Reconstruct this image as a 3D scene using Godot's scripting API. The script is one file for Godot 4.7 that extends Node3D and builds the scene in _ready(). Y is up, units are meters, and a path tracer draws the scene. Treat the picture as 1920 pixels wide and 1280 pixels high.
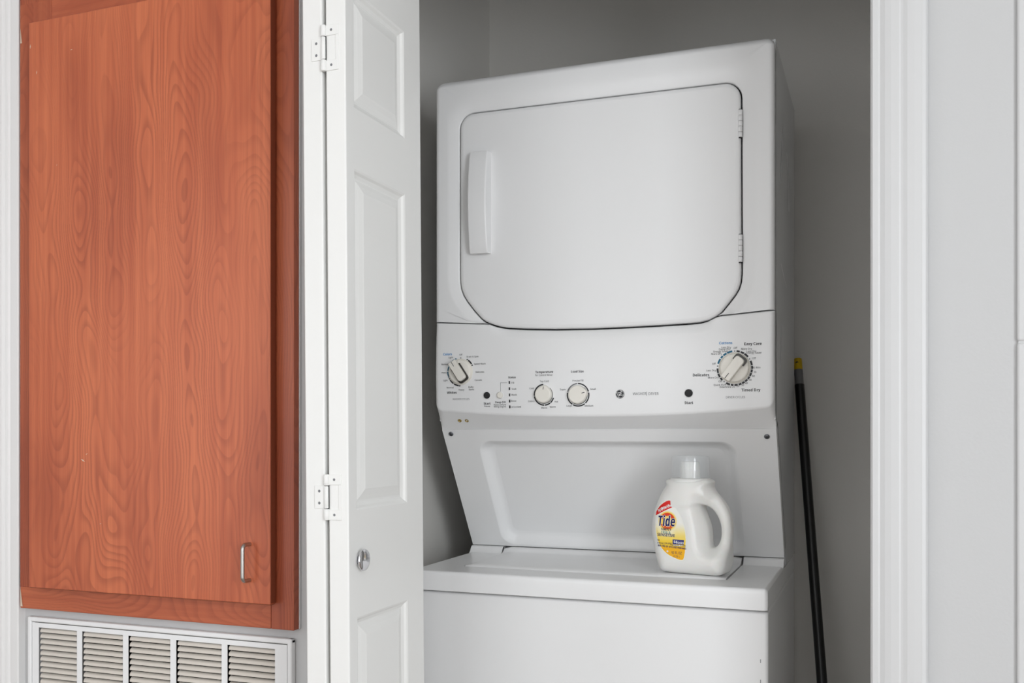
extends Node3D
# A stacked washer and dryer in a laundry closet, a folded bifold door, a cherry wood access door over a return-air grille.
# x runs along the closet wall, y up, the camera looks towards -z.

var M := {}
var rng := RandomNumberGenerator.new()
var taken := {}
const XL := -0.861
const XR := -0.178
const XC := -0.5195
const ZF := -1.8327      # front plane of the dryer
const ZW := -1.47        # room face of the closet wall
const TOP := 1.919       # top of the dryer

func _ready() -> void:
	rng.seed = 7
	# ---------------------------------------------------------------- camera, sky, lights, exposure
	var cam := Camera3D.new()
	cam.name = "camera"
	add_child(cam)
	cam.position = Vector3(0, 1.19, 0)
	cam.rotation = Vector3(0, 0.3602, 0)
	cam.near = 0.1
	cam.far = 60.0
	cam.set_frustum(0.1 * 1280.0 / 1824.08, Vector2(0, 0.1 * 171.0 / 1824.08), 0.1, 60.0)
	var env := Environment.new()
	env.background_mode = Environment.BG_SKY
	var sky := Sky.new()
	var sm := ProceduralSkyMaterial.new()
	sm.sky_top_color = Color(0.45, 0.6, 0.85)
	sm.sky_horizon_color = Color(0.8, 0.86, 0.93)
	sky.sky_material = sm
	env.sky = sky
	env.tonemap_mode = Environment.TONE_MAPPER_LINEAR
	env.tonemap_exposure = 2.1
	env.sdfgi_enabled = true
	env.ssao_enabled = true
	env.ssil_enabled = true
	var we := WorldEnvironment.new()
	we.name = "world_environment"
	we.environment = env
	add_child(we)
	var daylight := Color(0.96, 0.98, 1.0)
	area_light("window_daylight", Vector3(-1.1, 1.35, 2.36), Vector3(0, 0, 0), Vector2(2.0, 1.7), daylight, 0.6)
	area_light("window_daylight", Vector3(1.0, 1.35, 2.36), Vector3(0, 0, 0), Vector2(1.2, 1.7), daylight, 0.15)
	area_light("window_daylight", Vector3(1.76, 1.35, 0.9), Vector3(0, PI / 2, 0), Vector2(1.2, 1.7), daylight, 2.7)
	area_light("window_daylight", Vector3(-2.56, 1.35, 0.9), Vector3(0, -PI / 2, 0), Vector2(1.2, 1.7), daylight, 0.4)  # light of the unseen window added in the left wall
	area_light("added_ceiling_light", Vector3(-0.3, 2.36, 0.7), Vector3(-PI / 2, 0, 0), Vector2(1.1, 0.6), Color(1.0, 0.98, 0.95), 0.1)  # weak light of the added ceiling lamp, out of view
	make_materials()
	room()
	closet_opening()
	left_wall_things()
	bifold()
	laundry_center()
	bottle()
	pole()

# ==================================================================== small helpers
func area_light(called: String, at: Vector3, turn: Vector3, size: Vector2, c: Color, e: float) -> void:
	var l := AreaLight3D.new()
	l.name = called
	l.area_size = size
	l.light_color = c
	l.light_energy = e
	l.area_range = 12.0
	l.shadow_enabled = true
	add_child(l, true)
	l.position = at
	l.rotation = turn

func numbered(called: String) -> String:
	if not taken.has(called):
		taken[called] = 0
		return called
	taken[called] += 1
	return "%s_%03d" % [called, taken[called]]

func tag(o: Node3D, label: String, category: String, group := "", kind := "") -> Node3D:
	if label: o.set_meta("label", label)
	if category: o.set_meta("category", category)
	if group: o.set_meta("group", group)
	if kind: o.set_meta("kind", kind)
	return o

func thing(called: String, at: Vector3, label: String, category: String, group := "", kind := "") -> Node3D:
	var o := Node3D.new()
	o.name = numbered(called)
	add_child(o)
	o.position = at
	tag(o, label, category, group, kind)
	return o

func origin_of(n: Node3D) -> Vector3:
	var p := Vector3.ZERO
	while n != self:
		p += n.position
		n = n.get_parent()
	return p

# commits a mesh given in room coordinates (as long as no parent is turned) under its parent
func obj(called: String, st: SurfaceTool, m: Material, parent: Node3D = self, label := "") -> MeshInstance3D:
	var o := MeshInstance3D.new()
	o.name = numbered(called) if parent == self else called
	o.mesh = st.commit()
	o.material_override = m
	parent.add_child(o, true)
	if parent != self:
		o.position = -origin_of(parent)
	if label: o.set_meta("label", label)
	return o

func struct(called: String, st: SurfaceTool, m: Material, label: String, category: String) -> MeshInstance3D:
	var o := obj(called, st, m)
	tag(o, label, category, "", "structure")
	return o

func mb() -> SurfaceTool:
	var st := SurfaceTool.new()
	st.begin(Mesh.PRIMITIVE_TRIANGLES)
	return st

func vert(st: SurfaceTool, p: Vector3, n: Vector3) -> void:
	st.set_normal(n)
	st.set_uv(Vector2(p.x, p.y))
	st.add_vertex(p)

func tri_n(st: SurfaceTool, a: Vector3, b: Vector3, c: Vector3, na: Vector3, nb: Vector3, nc: Vector3) -> void:
	if (b - a).cross(c - a).length_squared() < 1e-20: return
	if (b - a).cross(c - a).dot(na + nb + nc) > 0:
		vert(st, a, na); vert(st, c, nc); vert(st, b, nb)
	else:
		vert(st, a, na); vert(st, b, nb); vert(st, c, nc)

func tri(st: SurfaceTool, a: Vector3, b: Vector3, c: Vector3, out: Vector3) -> void:
	var n := (b - a).cross(c - a).normalized()
	if n.dot(out) < 0: n = -n
	tri_n(st, a, b, c, n, n, n)

func quad(st: SurfaceTool, a: Vector3, b: Vector3, c: Vector3, d: Vector3, out: Vector3) -> void:
	tri(st, a, b, c, out)
	tri(st, a, c, d, out)

func box(st: SurfaceTool, lo: Vector3, hi: Vector3) -> void:
	var p := func(i: int) -> Vector3: return Vector3(hi.x if i & 1 else lo.x, hi.y if i & 2 else lo.y, hi.z if i & 4 else lo.z)
	quad(st, p.call(0), p.call(2), p.call(6), p.call(4), Vector3.LEFT)
	quad(st, p.call(1), p.call(3), p.call(7), p.call(5), Vector3.RIGHT)
	quad(st, p.call(0), p.call(1), p.call(5), p.call(4), Vector3.DOWN)
	quad(st, p.call(2), p.call(3), p.call(7), p.call(6), Vector3.UP)
	quad(st, p.call(0), p.call(1), p.call(3), p.call(2), Vector3.FORWARD)
	quad(st, p.call(4), p.call(5), p.call(7), p.call(6), Vector3.BACK)

# a box with rounded edges
func rbox(st: SurfaceTool, lo: Vector3, hi: Vector3, r: float, seg := 2) -> void:
	var c := (lo + hi) / 2.0
	var h := (hi - lo) / 2.0
	r = minf(r, minf(h.x, minf(h.y, h.z)) * 0.999)
	var cuts := []
	for ax in 3:
		var row := []
		for k in seg + 1: row.append(-h[ax] + r * (1.0 - cos(PI / 2 * k / seg)) if k < seg else -h[ax] + r)
		for k in seg + 1: row.append(-row[seg - k])
		cuts.append(row)
	var inner := h - Vector3(r, r, r)
	for ax in 3:
		var u := (ax + 1) % 3
		var v := (ax + 2) % 3
		for s in [-1.0, 1.0]:
			var pts := []
			for a in cuts[u]:
				var line := []
				for b in cuts[v]:
					var p := Vector3.ZERO
					p[ax] = h[ax] * s
					p[u] = a
					p[v] = b
					var q := p.clamp(-inner, inner)
					var n := (p - q).normalized()
					line.append([c + q + n * r, n])
				pts.append(line)
			for i in pts.size() - 1:
				for j in pts[0].size() - 1:
					var A = pts[i][j]; var B = pts[i + 1][j]; var C = pts[i + 1][j + 1]; var D = pts[i][j + 1]
					tri_n(st, A[0], B[0], C[0], A[1], B[1], C[1])
					tri_n(st, A[0], C[0], D[0], A[1], C[1], D[1])

# a grid of points, smoothly shaded; "out" tells the outer side
func grid(st: SurfaceTool, rows: Array, out: Vector3, closed := false) -> void:
	var h := rows.size()
	var w: int = rows[0].size()
	var normals := []
	for i in h:
		var line := []
		for j in w:
			var j0 := (j - 1 + w) % w if closed else maxi(j - 1, 0)
			var j1 := (j + 1) % w if closed else mini(j + 1, w - 1)
			var du: Vector3 = rows[i][j1] - rows[i][j0]
			var dv: Vector3 = rows[mini(i + 1, h - 1)][j] - rows[maxi(i - 1, 0)][j]
			line.append(du.cross(dv).normalized())
		normals.append(line)
	var total := Vector3.ZERO
	if out == Vector3.ZERO:      # a closed tube: outwards from the middle of each ring
		for i in h:
			var mid := Vector3.ZERO
			for j in w: mid += rows[i][j]
			mid /= w
			for j in w:
				if normals[i][j].dot(rows[i][j] - mid) < 0: normals[i][j] = -normals[i][j]
	else:
		for i in h:
			for j in w: total += normals[i][j]
		if total.dot(out) < 0:
			for i in h:
				for j in w: normals[i][j] = -normals[i][j]
	for i in h - 1:
		for j in (w if closed else w - 1):
			var k := (j + 1) % w
			tri_n(st, rows[i][j], rows[i + 1][j], rows[i + 1][k], normals[i][j], normals[i + 1][j], normals[i + 1][k])
			tri_n(st, rows[i][j], rows[i + 1][k], rows[i][k], normals[i][j], normals[i + 1][k], normals[i][k])

# the same grid with hard creases between its rows
func strips(st: SurfaceTool, rows: Array, out: Vector3, closed := false) -> void:
	for i in rows.size() - 1: grid(st, [rows[i], rows[i + 1]], out, closed)

func tube(st: SurfaceTool, path: Array, radius: float, sides := 12, caps := true) -> void:
	var rows := []
	var up := Vector3.UP
	for i in path.size():
		var t: Vector3 = (path[mini(i + 1, path.size() - 1)] - path[maxi(i - 1, 0)]).normalized()
		if i == 0 and absf(t.dot(up)) > 0.9: up = Vector3.RIGHT
		var side := t.cross(up).normalized()
		up = side.cross(t).normalized()
		var ring := []
		for k in sides: ring.append(path[i] + (side * cos(TAU * k / sides) + up * sin(TAU * k / sides)) * radius)
		rows.append(ring)
	grid(st, rows, Vector3.ZERO, true)
	if caps:
		for e in [0, path.size() - 1]:
			var away: Vector3 = (path[e] - path[1 if e == 0 else e - 1]).normalized()
			for k in sides: tri(st, path[e], rows[e][k], rows[e][(k + 1) % sides], away)

# profile of (radius, height) turned about an axis through "at"
func lathe(st: SurfaceTool, profile: Array, at: Vector3, axis: Vector3, sides := 32, crease := false) -> void:
	var s := axis.cross(Vector3(0.123, 0.9, 0.3)).normalized()
	var t := axis.cross(s).normalized()
	var rows := []
	for p in profile:
		var ring := []
		for k in sides: ring.append(at + axis * p.y + (s * cos(TAU * k / sides) + t * sin(TAU * k / sides)) * maxf(p.x, 1e-5))
		rows.append(ring)
	for i in profile.size() - 1:
		for k in sides:
			var l := (k + 1) % sides
			var e: Vector2 = (profile[i + 1] - profile[i]).normalized()
			var n0 := Vector2(e.y, -e.x)
			var na := n0
			var nb := n0
			if not crease:
				if i > 0:
					var f: Vector2 = (profile[i] - profile[i - 1]).normalized()
					if f.dot(e) > 0.5: na = (n0 + Vector2(f.y, -f.x)).normalized()
				if i < profile.size() - 2:
					var f: Vector2 = (profile[i + 2] - profile[i + 1]).normalized()
					if f.dot(e) > 0.5: nb = (n0 + Vector2(f.y, -f.x)).normalized()
			var dk: Vector3 = s * cos(TAU * k / sides) + t * sin(TAU * k / sides)
			var dl: Vector3 = s * cos(TAU * l / sides) + t * sin(TAU * l / sides)
			var N := func(n: Vector2, d: Vector3) -> Vector3: return d * n.x + axis * n.y
			tri_n(st, rows[i][k], rows[i + 1][k], rows[i + 1][l], N.call(na, dk), N.call(nb, dk), N.call(nb, dl))
			tri_n(st, rows[i][k], rows[i + 1][l], rows[i][l], N.call(na, dk), N.call(nb, dl), N.call(na, dl))

# polygon in (a, b) pushed along an axis from lo to hi; "place" turns (a, b, h) into a point
func prism(st: SurfaceTool, poly: PackedVector2Array, lo: float, hi: float, place: Callable) -> void:
	var ids := Geometry2D.triangulate_polygon(poly)
	var along: Vector3 = (place.call(0, 0, 1) - place.call(0, 0, 0)).normalized()
	for i in range(0, ids.size(), 3):
		for e in [[lo, -along], [hi, along]]:
			tri(st, place.call(poly[ids[i]].x, poly[ids[i]].y, e[0]), place.call(poly[ids[i + 1]].x, poly[ids[i + 1]].y, e[0]), place.call(poly[ids[i + 2]].x, poly[ids[i + 2]].y, e[0]), e[1])
	var flip := 1.0 if Geometry2D.is_polygon_clockwise(poly) else -1.0
	for i in poly.size():
		var p := poly[i]
		var q := poly[(i + 1) % poly.size()]
		var n2 := (q - p).orthogonal() * flip
		var o: Vector3 = place.call(n2.x, n2.y, 0) - place.call(0, 0, 0)
		# orthogonal() turns clockwise in a y-up plane; test which way is out
		var mid := (p + q) / 2.0 + n2.normalized() * 1e-5
		if Geometry2D.is_point_in_polygon(mid, poly): o = -o
		quad(st, place.call(p.x, p.y, lo), place.call(q.x, q.y, lo), place.call(q.x, q.y, hi), place.call(p.x, p.y, hi), o)

func xy(a: float, b: float, h: float) -> Vector3: return Vector3(a, b, h)
func xz(a: float, b: float, h: float) -> Vector3: return Vector3(a, h, b)
func zy(a: float, b: float, h: float) -> Vector3: return Vector3(h, b, a)

func fan_fill(st: SurfaceTool, pts: Array, out: Vector3) -> void:
	var poly := PackedVector2Array()
	for p in pts: poly.append(Vector2(p.x, p.y))
	var ids := Geometry2D.triangulate_polygon(poly)
	for i in range(0, ids.size(), 3): tri(st, pts[ids[i]], pts[ids[i + 1]], pts[ids[i + 2]], out)

# moves each point of a line to its left by d (closed or open)
func offset_line(pts: Array, d: float, closed: bool) -> Array:
	var out := []
	var n := pts.size()
	for i in n:
		var a: Vector2 = pts[(i - 1 + n) % n] if closed else pts[maxi(i - 1, 0)]
		var b: Vector2 = pts[(i + 1) % n] if closed else pts[mini(i + 1, n - 1)]
		var t := (b - a).normalized()
		out.append(pts[i] + Vector2(-t.y, t.x) * d)
	return out

func arc(c: Vector2, r: float, a0: float, a1: float, n: int) -> Array:
	var out := []
	for i in n + 1:
		var a := deg_to_rad(lerpf(a0, a1, float(i) / n))
		out.append(c + Vector2(cos(a), sin(a)) * r)
	return out

# flat lettering laid on a surface: surf(x, y) gives the point of the surface, "at" the middle of the word, h its capital height
func lettering(st: SurfaceTool, words: String, at: Vector2, h: float, surf: Callable, bold := false, slant := 0.0, turn := 0.0, serif := false, stretch := 1.0) -> void:
	var f := SystemFont.new()
	f.font_names = PackedStringArray(["Droid Serif" if serif else "Droid Sans"])
	f.font_weight = 700 if bold else 400
	var tm := TextMesh.new()
	tm.font = f
	tm.text = words
	tm.font_size = 48
	tm.pixel_size = h / 0.714 / 48.0
	tm.depth = 0.0
	tm.curve_step = 2.0
	var a := tm.get_mesh_arrays()
	if a.is_empty(): return
	var v: PackedVector3Array = a[Mesh.ARRAY_VERTEX]
	var ids: PackedInt32Array = a[Mesh.ARRAY_INDEX] if a[Mesh.ARRAY_INDEX] != null else PackedInt32Array(range(v.size()))
	var p := []
	for q in v:
		var w := Vector2((q.x + slant * q.y) * stretch, q.y).rotated(turn)
		p.append(surf.call(at.x + w.x, at.y + w.y))
	for i in range(0, ids.size(), 3): tri(st, p[ids[i]], p[ids[i + 1]], p[ids[i + 2]], Vector3.BACK)

# part of a flat ring on a surface; angles in degrees, clockwise from the top
func ring(st: SurfaceTool, c: Vector2, r0: float, r1: float, a0: float, a1: float, surf: Callable) -> void:
	var n := maxi(2, int(absf(a1 - a0) / 6.0))
	for i in n:
		var p := []
		for k in 2:
			var a := deg_to_rad(90.0 - lerpf(a0, a1, float(i + k) / n))
			for r in [r0, r1]: p.append(surf.call(c.x + cos(a) * r, c.y + sin(a) * r))
		quad(st, p[0], p[1], p[3], p[2], Vector3.BACK)

func spot(st: SurfaceTool, c: Vector2, r: float, surf: Callable) -> void: ring(st, c, 0.0, r, 0, 360, surf)

# ==================================================================== materials
func paint(c: Color, rough := 0.5, spec := 0.5) -> StandardMaterial3D:
	var m := StandardMaterial3D.new()
	m.albedo_color = c
	m.roughness = rough
	m.metallic_specular = spec
	return m

func noise(seed_: int, f: float, octaves := 1) -> FastNoiseLite:
	var n := FastNoiseLite.new()
	n.seed = seed_
	n.noise_type = FastNoiseLite.TYPE_SIMPLEX_SMOOTH
	n.frequency = f
	n.fractal_type = FastNoiseLite.FRACTAL_FBM if octaves > 1 else FastNoiseLite.FRACTAL_NONE
	n.fractal_octaves = octaves
	return n

# fine orange-peel relief of rolled paint
func peel(m: StandardMaterial3D, size: float, strength: float) -> StandardMaterial3D:
	var t := NoiseTexture2D.new()
	t.width = 256
	t.height = 256
	t.seamless = true
	t.as_normal_map = true
	t.bump_strength = strength
	t.noise = noise(11, 0.06, 3)
	m.normal_enabled = true
	m.normal_texture = t
	m.normal_scale = 0.06
	m.uv1_triplanar = true
	m.uv1_scale = Vector3.ONE / size
	return m

func wood(along_y: bool, seed_: int, w: int, h: int) -> StandardMaterial3D:
	var im := Image.create(w, h, false, Image.FORMAT_RGB8)
	var low := noise(seed_, 1.0)
	var warp := noise(seed_ + 1, 1.0, 2)
	var fibre := noise(seed_ + 2, 1.0)
	var blotch := noise(seed_ + 3, 1.0, 2)
	var dark := Color(0.47, 0.2, 0.125)
	var mid := Color(0.745, 0.38, 0.245)
	var light := Color(0.835, 0.465, 0.305)
	for j in h:
		for i in w:
			var x := 0.6 * i / w
			var y := 1.2 * j / h
			var g := low.get_noise_2d(x * 5.5, y * 1.0) * 1.1 + warp.get_noise_2d(x * 7.5, y * 3.2) * 0.42 + x * 1.1
			var f := fposmod(g * 8.5, 1.0)
			var line := smoothstep(0.35, 0.93, f) * (1.0 - smoothstep(0.93, 1.0, f))
			var fib := fibre.get_noise_2d(x * 420.0, y * 6.0)
			var b := blotch.get_noise_2d(x * 5.0 + 20.0, y * 1.6)
			var streak := fibre.get_noise_2d(x * 70.0 + 50.0, y * 0.9)
			var c := mid.lerp(light, clampf(0.5 + b * 0.6 + streak * 0.42, 0.0, 1.0))
			var show := 0.6 + 0.8 * blotch.get_noise_2d(x * 3.0, y * 1.3 + 9.0)
			c = c.lerp(dark, clampf(line * 0.26 * clampf(show, 0.15, 1.0) + maxf(fib, 0.0) * 0.13 + maxf(-b - 0.2, 0.0) * 0.22, 0.0, 0.7))
			im.set_pixel(i, j, c)
	if not along_y: im.rotate_90(CLOCKWISE)
	var m := paint(Color.WHITE, 0.4, 0.5)
	m.albedo_texture = ImageTexture.create_from_image(im)
	m.uv1_triplanar = true
	m.uv1_triplanar_sharpness = 8.0
	m.uv1_scale = Vector3(1 / 0.6, 1 / 1.2, 1 / 0.6) if along_y else Vector3(1 / 1.2, 1 / 0.6, 1 / 1.2)
	m.uv1_offset = Vector3(0.575, 0.3083, 0.3) if along_y else Vector3(0.3333, 0.6167, 0.3)
	return m

func make_materials() -> void:
	M.wall = peel(paint(Color(0.79, 0.79, 0.79), 0.6, 0.4), 0.12, 4.0)
	M.closet = peel(paint(Color(0.89, 0.88, 0.86), 0.7, 0.35), 0.12, 5.0)
	M.trim = paint(Color(0.83, 0.83, 0.83), 0.4, 0.5)
	M.door_paint = paint(Color(0.945, 0.943, 0.932), 0.42, 0.5)
	M.trim_lit = paint(Color(0.93, 0.925, 0.92), 0.35, 0.5)  # trim paint lightened to stand in for stronger light on the left casing
	M.ceiling = paint(Color(0.93, 0.93, 0.92), 0.8, 0.3)
	M.floor = paint(Color(0.62, 0.57, 0.53), 0.35, 0.5)
	M.enamel = paint(Color(0.935, 0.935, 0.935), 0.28, 0.5)
	M.plastic = paint(Color(0.935, 0.935, 0.935), 0.3, 0.5)
	M.side = paint(Color(0.86, 0.865, 0.87), 0.22, 0.5)
	M.knob = paint(Color(0.93, 0.915, 0.88), 0.4, 0.5)
	M.rubber = paint(Color(0.16, 0.16, 0.165), 0.6, 0.4)
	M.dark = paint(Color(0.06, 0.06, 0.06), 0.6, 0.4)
	M.black = paint(Color(0.025, 0.025, 0.028), 0.35, 0.5)
	M.ink = paint(Color(0.2, 0.2, 0.21), 0.5, 0.4)
	M.gray = paint(Color(0.5, 0.5, 0.51), 0.5, 0.4)
	M.blue = paint(Color(0.25, 0.55, 0.78), 0.5, 0.4)
	M.teal = paint(Color(0.1, 0.4, 0.52), 0.5, 0.4)
	M.dark_trim = paint(Color(0.19, 0.18, 0.16), 0.35, 0.5)
	M.steel = paint(Color(0.72, 0.71, 0.69), 0.32, 0.5)
	M.steel.metallic = 1.0
	M.brass = paint(Color(0.75, 0.66, 0.42), 0.35, 0.5)
	M.brass.metallic = 1.0
	M.chrome = paint(Color(0.85, 0.85, 0.86), 0.12, 0.5)
	M.chrome.metallic = 1.0
	M.screw = paint(Color(0.45, 0.46, 0.48), 0.35, 0.5)
	M.screw.metallic = 1.0
	M.wood = wood(true, 3, 640, 1280)
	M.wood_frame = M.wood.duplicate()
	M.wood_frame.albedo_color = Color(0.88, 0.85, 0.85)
	M.wood_rail = wood(false, 21, 512, 1024)
	M.wood_rail.albedo_color = Color(0.93, 0.91, 0.91)
	M.wood_edge = paint(Color(0.5, 0.25, 0.16), 0.5, 0.4)
	M.chip = paint(Color(0.85, 0.76, 0.68), 0.7, 0.3)
	M.grille = paint(Color(0.95, 0.95, 0.95), 0.45, 0.45)
	M.slat = paint(Color(0.86, 0.83, 0.79), 0.6, 0.4)
	M.bottle = paint(Color(0.93, 0.925, 0.91), 0.32, 0.5)
	M.bottle.subsurf_scatter_enabled = true
	M.bottle.subsurf_scatter_strength = 0.08
	M.clear = paint(Color(0.93, 0.95, 0.96, 0.13), 0.08, 0.5)
	M.clear.transparency = BaseMaterial3D.TRANSPARENCY_ALPHA
	M.navy = paint(Color(0.12, 0.13, 0.36), 0.45, 0.4)
	M.white_print = paint(Color(0.96, 0.96, 0.95), 0.45, 0.4)
	M.green_print = paint(Color(0.45, 0.62, 0.6), 0.45, 0.4)
	M.yellow = paint(Color(0.8, 0.66, 0.05), 0.45, 0.4)
	M.grey_sleeve = paint(Color(0.45, 0.45, 0.45), 0.4, 0.4)
	M.scratch = paint(Color(0.97, 0.97, 0.97), 0.5, 0.4)
	M.glow = paint(Color(0.9, 0.9, 0.9), 0.6, 0.3)
	M.glow.emission_enabled = true
	M.glow.emission = Color(1, 1, 1)
	M.glow.emission_energy_multiplier = 0.3

# ==================================================================== the room
func room() -> void:
	var x0 := -2.6
	var x1 := 1.8
	var z1 := 2.4
	var st := mb()
	box(st, Vector3(x0 - 0.12, -0.1, -2.55), Vector3(x1 + 0.12, 0, z1 + 0.12))
	struct("floor", st, M.floor, "plain warm toned floor under the whole room and the closet", "floor")
	st = mb()
	box(st, Vector3(x0 - 0.12, 2.44, -2.55), Vector3(x1 + 0.12, 2.54, z1 + 0.12))
	struct("ceiling", st, M.ceiling, "flat white painted ceiling over the room and closet", "ceiling")
	st = mb()
	box(st, Vector3(x0 - 0.12, 0, -2.55), Vector3(x0, 2.44, 0.3))
	box(st, Vector3(x0 - 0.12, 0, 1.5), Vector3(x0, 2.44, z1 + 0.12))
	box(st, Vector3(x0 - 0.12, 0, 0.3), Vector3(x0, 0.5, 1.5))
	box(st, Vector3(x0 - 0.12, 2.2, 0.3), Vector3(x0, 2.44, 1.5))
	struct("wall_west", st, M.wall, "white painted side wall of the room, left of the photo", "wall")
	var e0 := 0.9 - 0.6
	var e1 := 0.9 + 0.6
	st = mb()
	box(st, Vector3(x1, 0, -2.55), Vector3(x1 + 0.12, 2.44, e0))
	box(st, Vector3(x1, 0, e1), Vector3(x1 + 0.12, 2.44, z1 + 0.12))
	box(st, Vector3(x1, 0, e0), Vector3(x1 + 0.12, 0.5, e1))
	box(st, Vector3(x1, 2.2, e0), Vector3(x1 + 0.12, 2.44, e1))
	struct("wall_east", st, M.wall, "white painted side wall of the room, right of the photo", "wall")
	# wall behind the camera with two window openings
	st = mb()
	var holes := [[-2.1, -0.1], [0.4, 1.6]]
	var xs := [x0, -2.1, -0.1, 0.4, 1.6, x1]
	for i in xs.size() - 1:
		if i % 2 == 0: box(st, Vector3(xs[i], 0, z1), Vector3(xs[i + 1], 2.44, z1 + 0.12))
		else:
			box(st, Vector3(xs[i], 0, z1), Vector3(xs[i + 1], 0.5, z1 + 0.12))
			box(st, Vector3(xs[i], 2.2, z1), Vector3(xs[i + 1], 2.44, z1 + 0.12))
	struct("wall_south", st, M.wall, "white wall with two windows opposite the laundry closet", "wall")
	for i in 2:
		var h = holes[i]
		var w := thing("window_%d" % (i + 1), Vector3((h[0] + h[1]) / 2, 0.5, z1 + 0.04), ["wide daylit window opposite the laundry closet", "narrow daylit window opposite the laundry closet"][i], "window", "", "structure")
		st = mb()
		box(st, Vector3(h[0], 0.5, z1 + 0.05), Vector3(h[1], 2.2, z1 + 0.07))
		obj("pane", st, M.glow, w)
		st = mb()
		for x in [h[0], (h[0] + h[1]) / 2 - 0.02, h[1] - 0.04]: box(st, Vector3(x, 0.5, z1 + 0.01), Vector3(x + 0.04, 2.2, z1 + 0.05))
		for y in [0.5, 2.16]: box(st, Vector3(h[0], y, z1 + 0.01), Vector3(h[1], y + 0.04, z1 + 0.05))
		obj("window_frame", st, M.trim, w)
	var w3 := thing("window_3", Vector3(x1 + 0.04, 0.5, 0.9), "daylit window in the side wall to the right of the laundry closet", "window", "", "structure")
	st = mb()
	box(st, Vector3(x1 + 0.05, 0.5, e0), Vector3(x1 + 0.07, 2.2, e1))
	obj("pane", st, M.glow, w3)
	st = mb()
	for z in [e0, 0.9 - 0.02, e1 - 0.04]: box(st, Vector3(x1 + 0.01, 0.5, z), Vector3(x1 + 0.05, 2.2, z + 0.04))
	for y in [0.5, 2.16]: box(st, Vector3(x1 + 0.01, y, e0), Vector3(x1 + 0.05, y + 0.04, e1))
	obj("window_frame", st, M.trim, w3)
	var w4 := thing("window_4", Vector3(x0 - 0.04, 0.5, 0.9), "unseen window added in the left side wall to light the room", "window", "", "structure")  # added out of view to bring in light from the left
	st = mb()
	box(st, Vector3(x0 - 0.07, 0.5, 0.3), Vector3(x0 - 0.05, 2.2, 1.5))
	obj("pane", st, M.glow, w4)
	st = mb()
	for z in [0.3, 0.88, 1.46]: box(st, Vector3(x0 - 0.05, 0.5, z), Vector3(x0 - 0.01, 2.2, z + 0.04))
	for y in [0.5, 2.16]: box(st, Vector3(x0 - 0.05, y, 0.3), Vector3(x0 - 0.01, y + 0.04, 1.5))
	obj("window_frame", st, M.trim, w4)
	var lamp := thing("added_ceiling_lamp", Vector3(-0.3, 2.44, 0.7), "unseen flat ceiling lamp added to light the room", "lamp")  # lamp added out of view for a little light from above
	st = mb()
	rbox(st, Vector3(-0.87, 2.4, 0.38), Vector3(0.27, 2.44, 1.02), 0.01)
	obj("housing", st, M.trim, lamp)
	st = mb()
	rbox(st, Vector3(-0.85, 2.385, 0.4), Vector3(0.25, 2.401, 1.0), 0.006)
	obj("diffuser", st, M.glow, lamp)

func casing_profile(flip: float) -> PackedVector2Array:
	# (across from the opening side, out from the wall)
	var p := PackedVector2Array()
	for q in [[0, 0], [0, 0.008], [0.002, 0.0105], [0.0095, 0.011], [0.0115, 0.0102], [0.0135, 0.0112], [0.018, 0.0135], [0.026, 0.0155], [0.036, 0.0165], [0.039, 0.0158], [0.042, 0.0165], [0.047, 0.0185], [0.056, 0.0195], [0.066, 0.0195], [0.0705, 0.018], [0.0725, 0.0155], [0.0738, 0.012], [0.0738, 0]]:
		p.append(Vector2(q[0] * flip, q[1]))
	return p

func shifted(p: PackedVector2Array, d: Vector2) -> PackedVector2Array:
	var q := PackedVector2Array()
	for v in p: q.append(v + d)
	return q

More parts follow.
